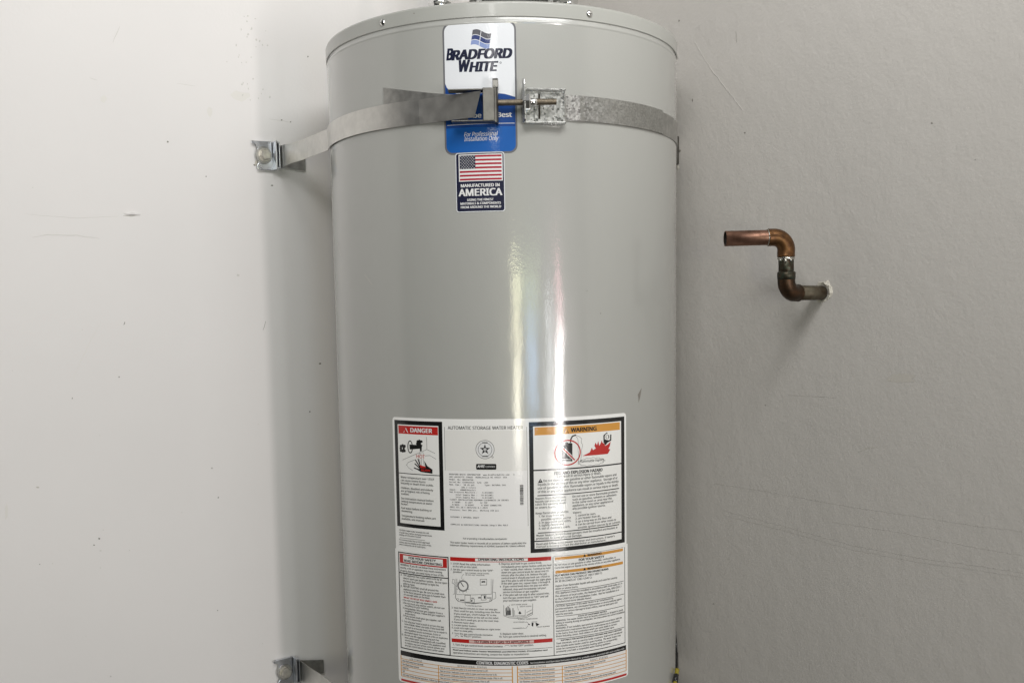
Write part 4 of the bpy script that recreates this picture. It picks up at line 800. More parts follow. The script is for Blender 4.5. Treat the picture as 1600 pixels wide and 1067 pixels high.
def region(sheet, u, v):
    if sheet == 'up': return 'danger_panel' if u < -90 else ('hazard_panel' if u > 36 else 'rating_panel')
    if sheet == 'low':
        if v < -491: return 'diagnostic_table'
        return 'safety_panel' if u < -92 else ('caution_panel' if u > 68 else 'instruction_panel')
    return {'brand': 'brand_print', 'flag': 'flag_print'}[sheet]
LT = 0.00022
S = {}
S['up'] = sticker('rating_label', rrect(-179.5, -342.3, 186.2, -146.6, 5, corners=(0, 1, 1, 0)), 'paper', 0.0, LT)
S['low'] = sticker('instruction_label', rrect(-181.0, -543.4, 188.2, -341.2, 5, corners=(1, 0, 0, 1)), 'paper', 0.00024, LT)
S['brand'] = sticker('brand_sticker', rrect(-81.0, 216.6, 19.6, 391.0, 11), 'silver', 0.0, LT)
S['flag'] = sticker('flag_sticker', rrect(-66.2, 139.0, 1.3, 218.6, 3.5), 'softwhite', 0.00024, LT)
for k, lab in (('up', 'white rating label with danger and warning panels'), ('low', 'white operating instruction label below the rating label'), ('brand', 'white and blue brand sticker under the strap clamp'), ('flag', 'dark sticker with a striped flag')): S[k]['label'] = lab
BASE = {'up': LT, 'low': 0.00024 + LT, 'brand': LT, 'flag': 0.00024 + LT}
shapes = {}
def put(sheet, reg, colour, poly):
    d = shapes.setdefault((sheet, reg), [{}, []]); mi = d[0].setdefault(colour, len(d[0])); d[1].append((mi, poly))
# brand ground: white upper field with round lower corners on a blue field
b0, b1, c0, c1 = -78.6, 17.2, 219.2, 388.4
put('brand', 'brand_print', 'bluepanel', rrect(b0, c0, b1, c1, 9))
put('brand', 'brand_print', 'bluelow', rrect(b0 + .01, c0 + .01, b1 - .01, c0 + 33, 9, corners=(1, 0, 0, 1)))
wp = rrect(b0, 297.0, b1, c1, 9)
bot = [(b1, 291 + 0.0), (b1 - 14, 295), (b1 - 30, 296.6), (b1 - 62, 297), (b0 + 16, 297.5), (b0 + 8, 301), (b0 + 2.5, 306), (b0, 312)]
wp = [p for p in rrect(b0, 280.0, b1, c1, 9) if p[1] > 330]
put('brand', 'brand_print', 'softwhite', bot[:1] + wp + [bot[-1]] + bot[-2:0:-1])
# the waving flag emblem: three rows, split by a white gap
def wav(fu, fv):
    u = -38.6 + 25.0 * fu - 3.2 * fv; return (u, 379.0 - 19.5 * fv + 2.2 * math.sin(fu * 5.2 + 0.4) - 3.2 * fu)
for r, (ra, rb, ca, cb) in enumerate(((0.0, 0.34, 'logogrey', 'logogrey'), (0.38, 0.66, 'logonavy', 'logonavy'), (0.70, 1.0, 'logoblue', 'logoblue'))):
    for (fa, fb, cc) in ((0.0, 0.44, ca), (0.47, 1.0, cb)):
        top = [wav(fa + (fb - fa) * k / 6, ra) for k in range(7)]; bt = [wav(fa + (fb - fa) * k / 6, rb) for k in range(7)]
        put('brand', 'brand_print', cc, bt + top[::-1])
put('flag', 'flag_print', 'flagnavy', rrect(-65.2, 140.0, 0.3, 217.6, 3.0))
for sheet, colour, kind, d in SHAPES:
    if kind in ('rect', 'frame', 'rrect', 'barcode'): u, v = (d[0] + d[2]) / 2, (d[1] + d[3]) / 2
    elif kind == 'poly': u, v = d[0]
    elif kind == 'line': u, v = d[1][0]
    else: u, v = d[0], d[1]
    for pl in shape_polys(kind, d): put(sheet, region(sheet, u, v), colour, pl)
for (sheet, reg), (cols, pl) in shapes.items():
    n = len(pl)
    bent(reg, [(mi, 0.00006 + 0.00018 * i / n, p) for i, (mi, p) in enumerate(pl)], S[sheet], list(cols), BASE[sheet])
for blk in TEXTS:
    bent('lettering', text_polys(blk), S[blk[0]], [blk[1]], BASE[blk[0]], step=12.0)
bpy.data.objects.remove(_fo); bpy.data.curves.remove(_fc)

# small marks of wear on the jacket
def mark(parent, pts, material, off=0.00012, name='scuff'):
    return bent(name, [(0, off, pts)], parent, [material])
mark(jacket, [(212.0, -122), (216.8, -117), (221.5, -112.5), (219.5, -120), (217.4, -127), (214.0, -134), (213.5, -127)], 'scuff')
for pl in stroke([(-330, 112), (-322, 103), (-312, 92)], 0.8): mark(jacket, pl, 'scuff_l')
for pl in stroke([(-232, 60), (-222, 52), (-214, 44)], 0.6): mark(jacket, pl, 'scuff_l')
for (u, v, s) in ((140, -2, 1.0), (118, 30, .8), (75, -118, .9), (-122, 409, 1.0), (158, 395, .9), (125, 418, .9)):
    mark(jacket if v < 390 else lid, [(u + s * math.cos(k * 1.05) * (0.8 + 0.3 * ((k * 7) % 3)), v + s * math.sin(k * 1.05)) for k in range(6)], 'scuff', 0.00012 if v < 390 else 0.0015)

# ------------------------------------------------------------------ seismic strap
def make_strap(name):
    h = 0.2775; hw = UP * 0.0165
    st = empty(name, Vector((CX, CY, Z0 + h)))
    th = 0.0011
    # left wall bracket
    B0 = Vector((-0.41532, 1.74081, Z0 + 0.2788)) - NL * 0.008
    m = MB()
    pl = [(-0.0185, 0.0235), (0.0155, 0.0245), (0.0175, -0.0235), (-0.0125, -0.0245)]
    notch = [(-0.0125, -0.0165), (-0.0165, -0.0125), (-0.0180, 0.0), (-0.0165, 0.0125), (-0.0145, 0.0145), (-0.0150, 0.0185), (-0.0200, 0.0190)]
    poly = [(-0.0200, 0.0235), (0.0150, 0.0245), (0.0170, -0.0240), (-0.0110, -0.0245), (-0.0125, -0.0175)] + [(-0.0090, -0.0130), (-0.0125, 0.0), (-0.0105, 0.0120), (-0.0130, 0.0180), (-0.0195, 0.0190)]
    m.prism(B0, EW_L, UP, NL, poly, 0.0052, 0.0080)
    m.box(B0, EW_L, UP, NL, -0.010, 0.015, -0.0235, -0.0215, 0.0002, 0.0052); m.box(B0, EW_L, UP, NL, -0.014, 0.014, 0.0215, 0.0235, 0.0002, 0.0052)
    m.box(B0, EW_L, UP, NL, 0.0165, 0.0190, -0.0240, 0.0245, 0.0005, 0.0230)
    m.box(B0, EW_L, UP, NL, 0.0225, 0.0245, -0.0225, 0.0225, 0.0005, 0.0225)
    m.box(B0, EW_L, UP, NL, 0.0190, 0.0225, -0.0235, -0.0200, 0.0005, 0.0215); m.box(B0, EW_L, UP, NL, 0.0190, 0.0225, 0.0200, 0.0235, 0.0005, 0.0215)
    br = m.build('wall_bracket', 'zinc', st, bevel=0.0006)
    m = MB(); m.tube([B0 + NL * 0.0081, B0 + NL * 0.0083, B0 + NL * 0.0100, B0 + NL * 0.0103], [0.0140, 0.0146, 0.0146, 0.0140], 32)
    m.build('washer', 'dimsteel', br)
    m = MB(); m.cyl(B0 + NL * 0.0103, B0 + NL * 0.0112, 0.0112, 24); m.hexa(B0 + NL * 0.0112, B0 + NL * 0.0200, 0.0094, UP + EW_L * 0.3, ch=0.2)
    m.build('lag_bolt', 'boltsteel', br)
    # right wall bracket, half hidden behind the tank
    q0, _, _ = wall_pt('R', 0.0, h); BR = q0 + EW_R * 0.4105
    m = MB(); m.box(BR, EW_R, UP, NR, -0.030, 0.006, -0.024, 0.024, 0.0005, 0.0080); m.box(BR, EW_R, UP, NR, 0.0065, 0.0085, -0.0235, 0.0235, 0.0005, 0.022)
    m.build('wall_bracket', 'darksteel', st, bevel=0.0006)
    # left band: bracket -> round the tank -> straight to the clamp
    P0 = B0 + EW_L * 0.0262 + NL * 0.012
    P1 = Vector((-0.338, 1.6835, Z0 + h))
    pts = []
    a_end = -24.0
    arc = [polar(t, R + 0.0030, h) for t in [-79 + (a_end + 79) * k / 36 for k in range(37)]]
    P0.z = P1.z = Z0 + h
    P0b = P0 + (P1 - P0) * 0.45 + NL * 0.006
    pre = [P0, P0 + (P0b - P0) * 0.5 + NL * 0.0015, P0b, P1 + (P0b - P1) * 0.35 - NL * 0.002, P1, P1 + (arc[0] - P1) * 0.5]
    # the clamp frame: web floats 22 mm off the tank
    tc = -1.3; er = (polar(tc, 1, h) - polar(tc, 0, h)).normalized(); et = Vector((-er.y, er.x, 0)); K = polar(tc, R, h)
    end = K + er * 0.0215 + et * (-0.0310)
    path = pre + arc
    a, b = arc[-1], end
    path += [a + (b - a) * k / 8 for k in range(1, 9)]
    nr = []
    for i in range(len(path)):
        t = path[min(i + 1, len(path) - 1)] - path[max(i - 1, 0)]; t.z = 0; t.normalize(); nr.append(Vector((t.y, -t.x, 0)))
    wid = [hw.copy() for _ in path]
    wid[0] = UP * 0.0185; wid[1] = UP * 0.0180
    m = MB(); m.sheet(path, nr, wid, th)
    band = m.build('band', 'strap', st)
    # slanted folded end of the band
    m = MB()
    bd = (b - a).normalized(); f = [end + UP * 0.0165, end - UP * 0.0165, end - UP * 0.0165 + bd * 0.0002, end + UP * 0.0165 + bd * 0.0105]
    m.add(f + [p - er * th for p in f], [(0, 1, 2, 3), (4, 7, 6, 5), (2, 6, 7, 3), (0, 3, 7, 4), (1, 5, 6, 2)])
    m.build('band_fold', 'strap', band)
    # loose tail of the band lying on the tank, tilted up
    tail = []; tn = []; tw = []
    for k in range(25):
        t = -9.5 + (-36.4 + 9.5) * k / 24; hh = h + 0.0235 * (k / 24) ** 1.3
        tail.append(polar(t, R + 0.0014 + 0.0003 * math.sin(k * .4) + (0.004 * (1 - k / 10) if k < 10 else 0), hh)); tn.append((polar(t, 1, 0) - polar(t, 0, 0)).normalized()); tw.append(UP * 0.0165)
    m = MB(); m.sheet(tail, tn, tw, 0.0010); m.build('band_tail', 'dimsteel', band)
    # tail tucked behind at the wall bracket
    m = MB(); pth = [B0 + EW_L * x + NL * 0.006 - UP * 0.004 * k for k, x in enumerate((0.026, 0.05, 0.078))]
    m.sheet(pth, [NL] * 3, [UP * 0.0150, UP * 0.014, UP * 0.0125], th); m.build('band_tail', 'dimsteel', band)
    # left clamp
    m = MB()
    m.box(K, et, UP, er, -0.0195, -0.004, -0.0215, 0.0215, 0.0205, 0.0225)
    n = 8; prof = [(-0.004, 0.0225), (-0.0015, 0.0218), (0.0, 0.020), (0.0008, 0.017), (0.0008, 0.001), (-0.0016, 0.001), (-0.0016, 0.0165), (-0.0022, 0.0188), (-0.004, 0.0205)]
    m.prism(K, et, er, UP, prof, -0.0235, 0.0245)
    ear = [(0.0215, 0.001), (0.0330, 0.006), (0.0345, 0.011), (0.0345, 0.0165), (0.032, 0.020), (0.0215, 0.0225)]
    m.prism(K, UP, er, et, ear, -0.0062, 0.0012)
    m.box(K, et, UP, er, -0.066, -0.0035, 0.0185, 0.0205, 0.004, 0.0222); m.box(K, et, UP, er, -0.062, -0.0035, -0.0222, -0.0202, 0.004, 0.0222)
    m.build('clamp', 'clampsteel', st, bevel=0.0008)
    # right clamp
    tr = 5.55; er2 = (polar(tr + 4, 1, h) - polar(tr + 4, 0, h)).normalized(); et2 = Vector((-er2.y, er2.x, 0)); K2 = polar(tr, R, h)
    m = MB()
    m.box(K2, et2, UP, er2, 0.0, 0.0575, -0.0205, 0.0205, 0.0040, 0.0058)
    m.box(K2, et2, UP, er2, -0.001, 0.0575, 0.0205, 0.0232, 0.0040, 0.0125); m.box(K2, et2, UP, er2, -0.001, 0.0575, -0.0232, -0.0205, 0.0040, 0.0125)
    m.prism(K2, UP, er2, et2, [(-0.0232, 0.004), (-0.0232, 0.021), (-0.020, 0.0245), (0.0205, 0.0245), (0.026, 0.022), (0.033, 0.020), (0.0345, 0.015), (0.032, 0.011), (0.0235, 0.010), (0.0235, 0.004)], -0.0022, 0.0002)
    cl2 = m.build('clamp', 'galv', st, bevel=0.0007)
    m = MB(); m.box(K2, et2, UP, er2, 0.0145, 0.0205, -0.0165, 0.0165, 0.0060, 0.0085); m.build('band_fold', 'galv', cl2, bevel=0.0008)
    m = MB(); m.box(K2, et2, UP, er2, 0.0208, 0.0232, -0.0165, 0.0165, 0.0050, 0.0061); m.build('slot_shade', 'hole', cl2)  # solid dark strip standing in for the shade of an open slot
    # bolt and nut
    ax = (K2 + er2 * 0.0145 - (K + er * 0.0125)).normalized(); b0 = K + er * 0.0125 + UP * 0.0035; b1 = b0 + ax * 0.0790
    m = MB(); L = 0.0790; n = 150; path = [b0 + ax * (L * k / n) for k in range(n + 1)]
    m.tube(path, [0.0041 + 0.00045 * math.cos(k * 2 * math.pi / 3.0) if k % 3 else 0.0046 for k in range(n + 1)], 16)
    bolt = m.build('bolt', 'rust', st)
    m = MB(); m.hexa(b0 - ax * 0.009, b0 - ax * 0.002, 0.0075, er); m.build('bolt_head', 'rust', bolt)
    n0 = b0 + ax * 0.0335; m = MB(); m.hexa(n0, n0 + ax * 0.0105, 0.0105, er); m.tube([n0 + ax * 0.0082, n0 + ax * 0.0195], 0.0052, 18)
    m.build('nut', 'chrome', st)
    # right band, doubled up to where its tail ends
    a1 = 16.2
    t_end = 88.0
    rp = [polar(t, R + 0.0014, h - 0.0006) for t in [a1 + (t_end - a1) * k / 40 for k in range(41)]] 
    tgt = BR + EW_R * 0.0095 + NR * 0.014
    rp += [rp[-1] + (tgt - rp[-1]) * k / 3 for k in (1, 2, 3)]
    nr = []
    for i in range(len(rp)):
        t = rp[min(i + 1, len(rp) - 1)] - rp[max(i - 1, 0)]; t.z = 0; t.normalize(); nr.append(Vector((t.y, -t.x, 0)))
    m = MB(); m.sheet(rp, nr, [UP * 0.0163] * len(rp), th); b2 = m.build('band', 'dimsteel', st)  # darker steel puts the shade of the curving band into its colour
    tl = []; tn = []
    for k in range(33):
        t = a1 - 4 + (57.2 - a1 + 4) * k / 32; bump = 0.0012 * math.exp(-((t - 21.8) / 1.1) ** 2)
        tl.append(polar(t, R + 0.0028 + bump + (0.0016 if k < 4 else 0), h + 0.0007)); tn.append((polar(t, 1, 0) - polar(t, 0, 0)).normalized())
    m = MB(); m.sheet(tl, tn, [UP * 0.0168] * 33, 0.0011); m.build('band_tail', 'galv2', b2)
    return st
def copy_tree(o, parent=None):
    c = o.copy(); COL.objects.link(c); c.parent = parent; c.matrix_parent_inverse = o.matrix_parent_inverse
    for ch in o.children: copy_tree(ch, c)
    return c
strap = make_strap('seismic_strap')
tag(strap, 'upper steel strap around the tank with bolted clamp over the stickers', 'strap', 'steel straps holding the tank to the walls')
low = copy_tree(strap); low.location.z -= 0.9235; low.name = 'seismic_strap'
tag(low, 'lower steel strap whose wall bracket shows at the bottom edge', 'strap', 'steel straps holding the tank to the walls')

# ------------------------------------------------------------------ copper pipe
px, py = 0.4112, 1.450; zt, zb = 0.1045, 0.0235
pipe = empty('copper_pipe', Vector((px, py, Z0 + zb)))
tag(pipe, 'cut copper pipe with two elbows coming out of the right wall', 'pipe')
V3 = lambda x, y, z: Vector((x, y, Z0 + z))
rt, rf, rb_ = 0.0111, 0.01265, 0.0185
def arc_pts(c, d0, d1, r, n=10):
    """quarter bend from corner c: enters along d0, leaves along d1"""
    return [c - d0 * r + d0 * r * math.sin(k * math.pi / 2 / n) + d1 * r * (1 - math.cos(k * math.pi / 2 / n)) for k in range(n + 1)]
XP, DN, INW = Vector((1, 0, 0)), Vector((0, 0, -1)), -NR
tilt = Vector((1, 0.0, 0.012)).normalized()
ctop = V3(px, py, zt); cbot = V3(px + 0.0008, py, zb)
# horizontal run, hollow
m = MB(); e0 = ctop - tilt * 0.0895
m.tube([e0, ctop - tilt * 0.024], rt, 32, cap=False); m.tube([e0 + tilt * 0.0001, e0 + tilt * 0.06], rt - 0.0011, 32, 1, cap=False)
k0 = []
up = tilt.orthogonal().normalized(); w = tilt.cross(up)
ring_o = [e0 + (up * math.cos(2 * math.pi * k / 32) + w * math.sin(2 * math.pi * k / 32)) * rt for k in range(32)]; ring_i = [e0 + (up * math.cos(2 * math.pi * k / 32) + w * math.sin(2 * math.pi * k / 32)) * (rt - 0.0011) for k in range(32)]
m.add(ring_o + ring_i, [(k, (k + 1) % 32, 32 + (k + 1) % 32, 32 + k) for k in range(32)])
m.add([e0 + tilt * 0.06 + (p - e0) for p in ring_i], [tuple(range(32))], 1)
m.build('open_tube', ['copper', 'hole'], pipe)
def elbow(c, d0, d1, la, lb, name, material):
    m = MB(); pts = arc_pts(c, d0, d1, rb_, 12)
    path = [c - d0 * la, c - d0 * (la - 0.0012), c - d0 * (la - 0.002)] + [c - d0 * (rb_ + 0.001)] + pts + [c + d1 * (lb - 0.002), c + d1 * (lb - 0.0012), c + d1 * lb]
    rad = [rt + 0.0008, rf + 0.0003, rf] + [rf] * (len(path) - 6) + [rf, rf + 0.0003, rt + 0.0008]
    m.tube(path, rad, 32); return m.build(name, material, pipe)
elbow(ctop, tilt, DN, 0.0275, 0.0290, 'elbow', 'copper_b')
m = MB(); m.tube([ctop - tilt * 0.0283, ctop - tilt * 0.0278, ctop - tilt * 0.0272], [rt + 0.0002, rt + 0.0011, rt + 0.0012], 28); m.build('solder_ring', 'solder', pipe)
m = MB(); m.tube([ctop + DN * 0.026, cbot - DN * 0.020], rt, 28); m.build('riser', 'patina', pipe)
m = MB(); z = ctop + DN * 0.0292; m.tube([z, z + DN * 0.0015, z + DN * 0.003, z + DN * 0.0042], [rt + 0.0012, rt + 0.0013, rt + 0.0009, rt + 0.0002], 28)
for (a, l, s) in ((-20, 0.006, 0.0022), (20, 0.004, 0.002), (-62, 0.003, 0.0018)):
    d = Vector((math.sin(math.radians(a)), -math.cos(math.radians(a)), 0)); q = z + DN * 0.003 + d * (rt + 0.0002)
    m.tube([q, q + DN * l * 0.5, q + DN * l], [s, s * 1.05, s * 0.3], 12)
m.build('solder_ring', 'solder', pipe)
elbow(cbot, DN, INW, 0.0290, 0.0275, 'elbow', 'copper_d')
m = MB(); z = cbot - DN * 0.0290; m.tube([z + DN * -0.0022, z + DN * -0.0004, z + DN * 0.004, z + DN * 0.010], [rt + 0.0004, rf + 0.0007, rf + 0.0006, rf + 0.0001], 28); m.build('solder_ring', 'patina', pipe)
m = MB(); m.tube([cbot + INW * 0.026, cbot + INW * 0.10], rt - 0.0003, 28); m.build('wall_stub', 'stub', pipe)
# broken plaster round the hole in the wall
hit = cbot + INW * ((cbot - (C - NR * DR)).dot(NR) / 1.0); hit.z = cbot.z
rg = random.Random(11); n = 30; m = MB(); inn = []; mid = []; outp = []
for k in range(n):
    a = 2 * math.pi * k / n; d = EW_R * math.cos(a) + UP * math.sin(a)
    g = max(0.0, math.cos(a - 0.75)) ** 0.8
    inn.append(hit + d * (rt + 0.0006) + NR * 0.0004); mid.append(hit + d * (rt + 0.0025 + (0.002 + rg.random() * 0.003) * g) + NR * (0.0012 + 0.0038 * g * rg.random())); outp.append(hit + d * (rt + 0.0035 + (0.003 + rg.random() * 0.005) * g) + NR * 0.0002)
m.add(inn + mid + outp, [(k, (k + 1) % n, n + (k + 1) % n, n + k) for k in range(n)] + [(n + k, n + (k + 1) % n, 2 * n + (k + 1) % n, 2 * n + k) for k in range(n)])
m.build('broken_plaster', 'plaster', wall_right)

# ------------------------------------------------------------------ gas hose and black line beside the tank
m = MB(); pts = []
for k in range(60):
    t = k / 59; pts.append(polar(73 - 34 * t, R + 0.0045, -0.586 - 0.12 * t))
m.tube(pts, [0.0036 + 0.0005 * math.cos(k * 2.2) for k in range(60)], 16)
hose = tag(m.build('gas_hose', 'yellow'), 'yellow coated gas hose at the lower right edge of the tank', 'hose')
for k in range(4):
    m = MB(); q = [pts[i] for i in (3 + 9 * k, 5 + 9 * k, 7 + 9 * k)]; m.tube(q, 0.0044, 16); m.build('black_band', 'black', hose)
m = MB(); pts = [polar(82.0, R + 0.0016 + 0.00005 * k, -0.536 - 0.03 * k) for k in range(10)]  # thin black tube just off the right edge of the tank
m.tube(pts, [0.0002] + [0.0016] * 9, 10)
tag(m.build('black_line', 'black'), 'thin black line running down beside the tank right edge', 'black_line')

# ------------------------------------------------------------------ wear on the walls
def wall_mark(which, pts, material, relief=0.0, name='scuff'):
    """pts as (along, height) metres on the wall; a low mound when relief is given"""
    n = len(pts); cx = sum(p[0] for p in pts) / n; cy = sum(p[1] for p in pts) / n
    V = []
    for x, y in pts: p, _, nn = wall_pt(which, x, y); V.append(p + nn * 0.0002)
    p, _, nn = wall_pt(which, cx, cy); V.append(p + nn * (0.00025 + relief))
    m = MB(); m.add(V, [(i, (i + 1) % n, n) for i in range(n)]); return m.build(name, material, wall_left if which == 'L' else wall_right)
def wall_line(which, pts, w, material, name='crack', relief=0.0):
    rg = random.Random(len(pts) * 31 + int(pts[0][0] * 1e4)); fine = []
    for a, b in zip(pts, pts[1:]):
        k = max(2, int(math.hypot(b[0] - a[0], b[1] - a[1]) / 0.006))
        for j in range(k):
            t = j / k; fine.append((a[0] + (b[0] - a[0]) * t + rg.uniform(-1, 1) * w * .6, a[1] + (b[1] - a[1]) * t + rg.uniform(-1, 1) * w * .6))
    fine.append(pts[-1]); n = len(fine); V = []
    for i, p in enumerate(fine):
        q = fine[min(i + 1, n - 1)]; o = fine[max(i - 1, 0)]; d = Vector((q[0] - o[0], q[1] - o[1])); d = d.normalized() if d.length else Vector((1, 0)); e = Vector((-d.y, d.x)) * w * 0.5 * math.sin(math.pi * min(1, (i + 0.4) / n)) ** 0.5
        for s in (1, 0, -1):
            pp, _, nn = wall_pt(which, p[0] + e.x * s, p[1] + e.y * s); V.append(pp + nn * (0.0002 + (relief if s == 0 else 0)))
    m = MB(); m.add(V, [(i * 3 + k, i * 3 + k + 1, i * 3 + k + 4, i * 3 + k + 3) for i in range(n - 1) for k in (0, 1)]); return m.build(name, material, wall_left if which == 'L' else wall_right)
wall_mark('L', [(0.8454, 0.3467), (0.8482, 0.3435), (0.8504, 0.3405), (0.8532, 0.3416), (0.8557, 0.3435), (0.8554, 0.3478), (0.8527, 0.351), (0.8497, 0.3528), (0.8463, 0.3503)], 'stain', 0)
wall_mark('L', [(0.6773, 0.3461), (0.6776, 0.3409), (0.6812, 0.3348), (0.6845, 0.3384), (0.6866, 0.3429), (0.6863, 0.3481), (0.6833, 0.3521), (0.68, 0.3519), (0.6773, 0.3505)], 'stain', 0)
wall_mark('L', [(0.6093, 0.3778), (0.6189, 0.371), (0.625, 0.3671), (0.6374, 0.3696), (0.6408, 0.3715), (0.6456, 0.3761), (0.6354, 0.3846), (0.6243, 0.3827), (0.612, 0.3834)], 'stain', 0)
wall_line('L', [(0.8324, 0.4359), (0.8203, 0.4622)], 0.001, 'crack', relief=0)
wall_line('L', [(0.87, 0.3772), (0.8588, 0.3746)], 0.0008, 'crack', relief=0)
wall_line('L', [(0.9673, 0.1276), (0.9444, 0.1322), (0.9027, 0.1326), (0.8695, 0.1286)], 0.0009, 'crack', relief=0.0002)
wall_line('L', [(0.9742, 0.1621), (0.9011, 0.1594), (0.8383, 0.1651)], 0.0007, 'crack', relief=0)
wall_mark('L', [(0.8029, 0.1697), (0.8045, 0.1676), (0.8145, 0.167), (0.8215, 0.1663), (0.8302, 0.1669), (0.8288, 0.1686), (0.8313, 0.1704), (0.8201, 0.1709), (0.8142, 0.1722), (0.8081, 0.1711)], 'wall_l', 0.004)
wall_line('L', [(0.8313, 0.1664), (0.8174, 0.166), (0.8042, 0.1697)], 0.0009, 'scuff_l', relief=0)
wall_line('L', [(0.7348, 0.3844), (0.7043, 0.3838)], 0.0006, 'crack', relief=0)
wall_line('L', [(0.5782, 0.3433), (0.5547, 0.3423), (0.537, 0.3407)], 0.0008, 'crack', relief=0)
wall_mark('L', [(0.5369, 0.3418), (0.5376, 0.3411), (0.538, 0.3408), (0.5385, 0.3408), (0.5388, 0.3413), (0.5394, 0.3422), (0.5385, 0.3426), (0.5379, 0.3434), (0.537, 0.3425)], 'scuff', 0)
wall_mark('L', [(0.5531, 0.3435), (0.5538, 0.3429), (0.5545, 0.3427), (0.5555, 0.3425), (0.5562, 0.343), (0.5558, 0.3436), (0.5554, 0.3443), (0.5544, 0.3446), (0.5534, 0.3443)], 'scuff', 0)
wall_mark('L', [(0.5747, 0.2296), (0.5755, 0.2289), (0.5768, 0.228), (0.5784, 0.2285), (0.5794, 0.2291), (0.5791, 0.2298), (0.5779, 0.2304), (0.5768, 0.2306), (0.5757, 0.2302)], 'scuff', 0)
wall_mark('L', [(0.7524, 0.2892), (0.7529, 0.2882), (0.754, 0.2878), (0.7547, 0.2877), (0.7556, 0.2885), (0.7551, 0.2895), (0.7549, 0.2903), (0.7538, 0.2907), (0.7528, 0.2897)], 'scuff', 0)
wall_mark('L', [(0.6921, 0.2373), (0.6922, 0.2368), (0.6929, 0.2361), (0.6935, 0.2363), (0.6942, 0.2369), (0.6939, 0.2376), (0.6935, 0.2383), (0.6929, 0.2385), (0.6923, 0.2379)], 'scuff', 0)
wall_mark('L', [(0.6425, 0.0731), (0.643, 0.072), (0.645, 0.0708), (0.6463, 0.0712), (0.6478, 0.0726), (0.648, 0.0736), (0.6465, 0.075), (0.6447, 0.0746), (0.6436, 0.0745)], 'crack', 0)
wall_mark('L', [(0.923, -0.123), (0.9233, -0.1236), (0.9238, -0.124), (0.9244, -0.1242), (0.9247, -0.1232), (0.9244, -0.1226), (0.9242, -0.122), (0.9236, -0.1217), (0.9234, -0.1222)], 'scuff', 0)
wall_mark('L', [(0.8502, -0.093), (0.8508, -0.0939), (0.8512, -0.0939), (0.8518, -0.0938), (0.8523, -0.0934), (0.8519, -0.0925), (0.8517, -0.0917), (0.8511, -0.0917), (0.8505, -0.0921)], 'scuff', 0)
wall_mark('L', [(0.7059, -0.2577), (0.7058, -0.2587), (0.7065, -0.259), (0.7072, -0.2585), (0.7075, -0.2578), (0.7076, -0.2572), (0.7071, -0.2565), (0.7065, -0.2566), (0.7056, -0.2566)], 'scuff', 0)
wall_mark('L', [(0.6967, -0.3104), (0.6974, -0.3111), (0.6978, -0.3116), (0.6983, -0.3115), (0.699, -0.3106), (0.6989, -0.3097), (0.6984, -0.3094), (0.6977, -0.3088), (0.6969, -0.3093)], 'scuff', 0)
wall_mark('L', [(0.8946, -0.3539), (0.8954, -0.3547), (0.8961, -0.3557), (0.8972, -0.3548), (0.8975, -0.354), (0.8976, -0.353), (0.897, -0.3518), (0.896, -0.3524), (0.8953, -0.3528)], 'scuff', 0)
wall_mark('L', [(0.903, -0.3633), (0.9035, -0.3639), (0.9045, -0.3641), (0.9056, -0.3637), (0.9063, -0.3631), (0.9056, -0.3626), (0.9053, -0.362), (0.9044, -0.3624), (0.9036, -0.3628)], 'scuff', 0)
wall_mark('L', [(0.8935, -0.3743), (0.8939, -0.3749), (0.8951, -0.3747), (0.8964, -0.3747), (0.897, -0.3742), (0.8972, -0.3733), (0.8959, -0.3729), (0.8951, -0.3732), (0.8937, -0.3738)], 'crack', 0)
wall_mark('L', [(0.9861, -0.3816), (0.9861, -0.382), (0.9866, -0.3825), (0.9871, -0.3821), (0.9875, -0.3816), (0.9875, -0.3811), (0.987, -0.381), (0.9866, -0.3809), (0.9861, -0.3811)], 'scuff', 0)
wall_mark('L', [(0.9802, -0.2595), (0.9799, -0.2602), (0.9819, -0.2606), (0.9831, -0.2603), (0.9843, -0.2594), (0.9847, -0.2584), (0.9831, -0.2582), (0.9816, -0.2584), (0.9805, -0.2589)], 'scuff_l', 0)
wall_mark('L', [(0.7076, -0.5096), (0.7074, -0.51), (0.7082, -0.5104), (0.709, -0.5101), (0.7094, -0.5096), (0.7095, -0.509), (0.709, -0.5088), (0.7081, -0.5088), (0.7078, -0.5088)], 'scuff', 0)
wall_mark('L', [(0.8902, -0.5867), (0.8906, -0.5869), (0.891, -0.5871), (0.8917, -0.587), (0.8922, -0.5864), (0.8922, -0.5859), (0.8914, -0.5858), (0.8909, -0.5858), (0.8903, -0.5863)], 'scuff', 0)
wall_line('L', [(0.9254, -0.1004), (0.8985, -0.0456), (0.8739, -0.0023)], 0.0008, 'stain', relief=0)
wall_line('L', [(0.8398, -0.0091), (0.8375, -0.004)], 0.0012, 'scuff', relief=0)
wall_line('L', [(0.6044, -0.0228), (0.599, -0.0071)], 0.0007, 'scuff', relief=0)
wall_mark('L', [(1.0265, -0.2932), (1.0273, -0.3006), (1.0285, -0.3017), (1.0308, -0.3045), (1.0305, -0.2964), (1.0306, -0.2878), (1.0287, -0.2822), (1.0271, -0.279), (1.026, -0.2865)], 'stain', 0)
wall_mark('L', [(0.4996, 0.4585), (0.5002, 0.4572), (0.5007, 0.4572), (0.5016, 0.4568), (0.5021, 0.4576), (0.5016, 0.4589), (0.5015, 0.4593), (0.5006, 0.4601), (0.5, 0.4596)], 'scuff', 0)
wall_mark('L', [(0.4965, -0.0861), (0.4967, -0.0868), (0.4982, -0.0875), (0.4996, -0.0872), (0.501, -0.0863), (0.5005, -0.0854), (0.4998, -0.0849), (0.4979, -0.0846), (0.4961, -0.0853)], 'scuff', 0)
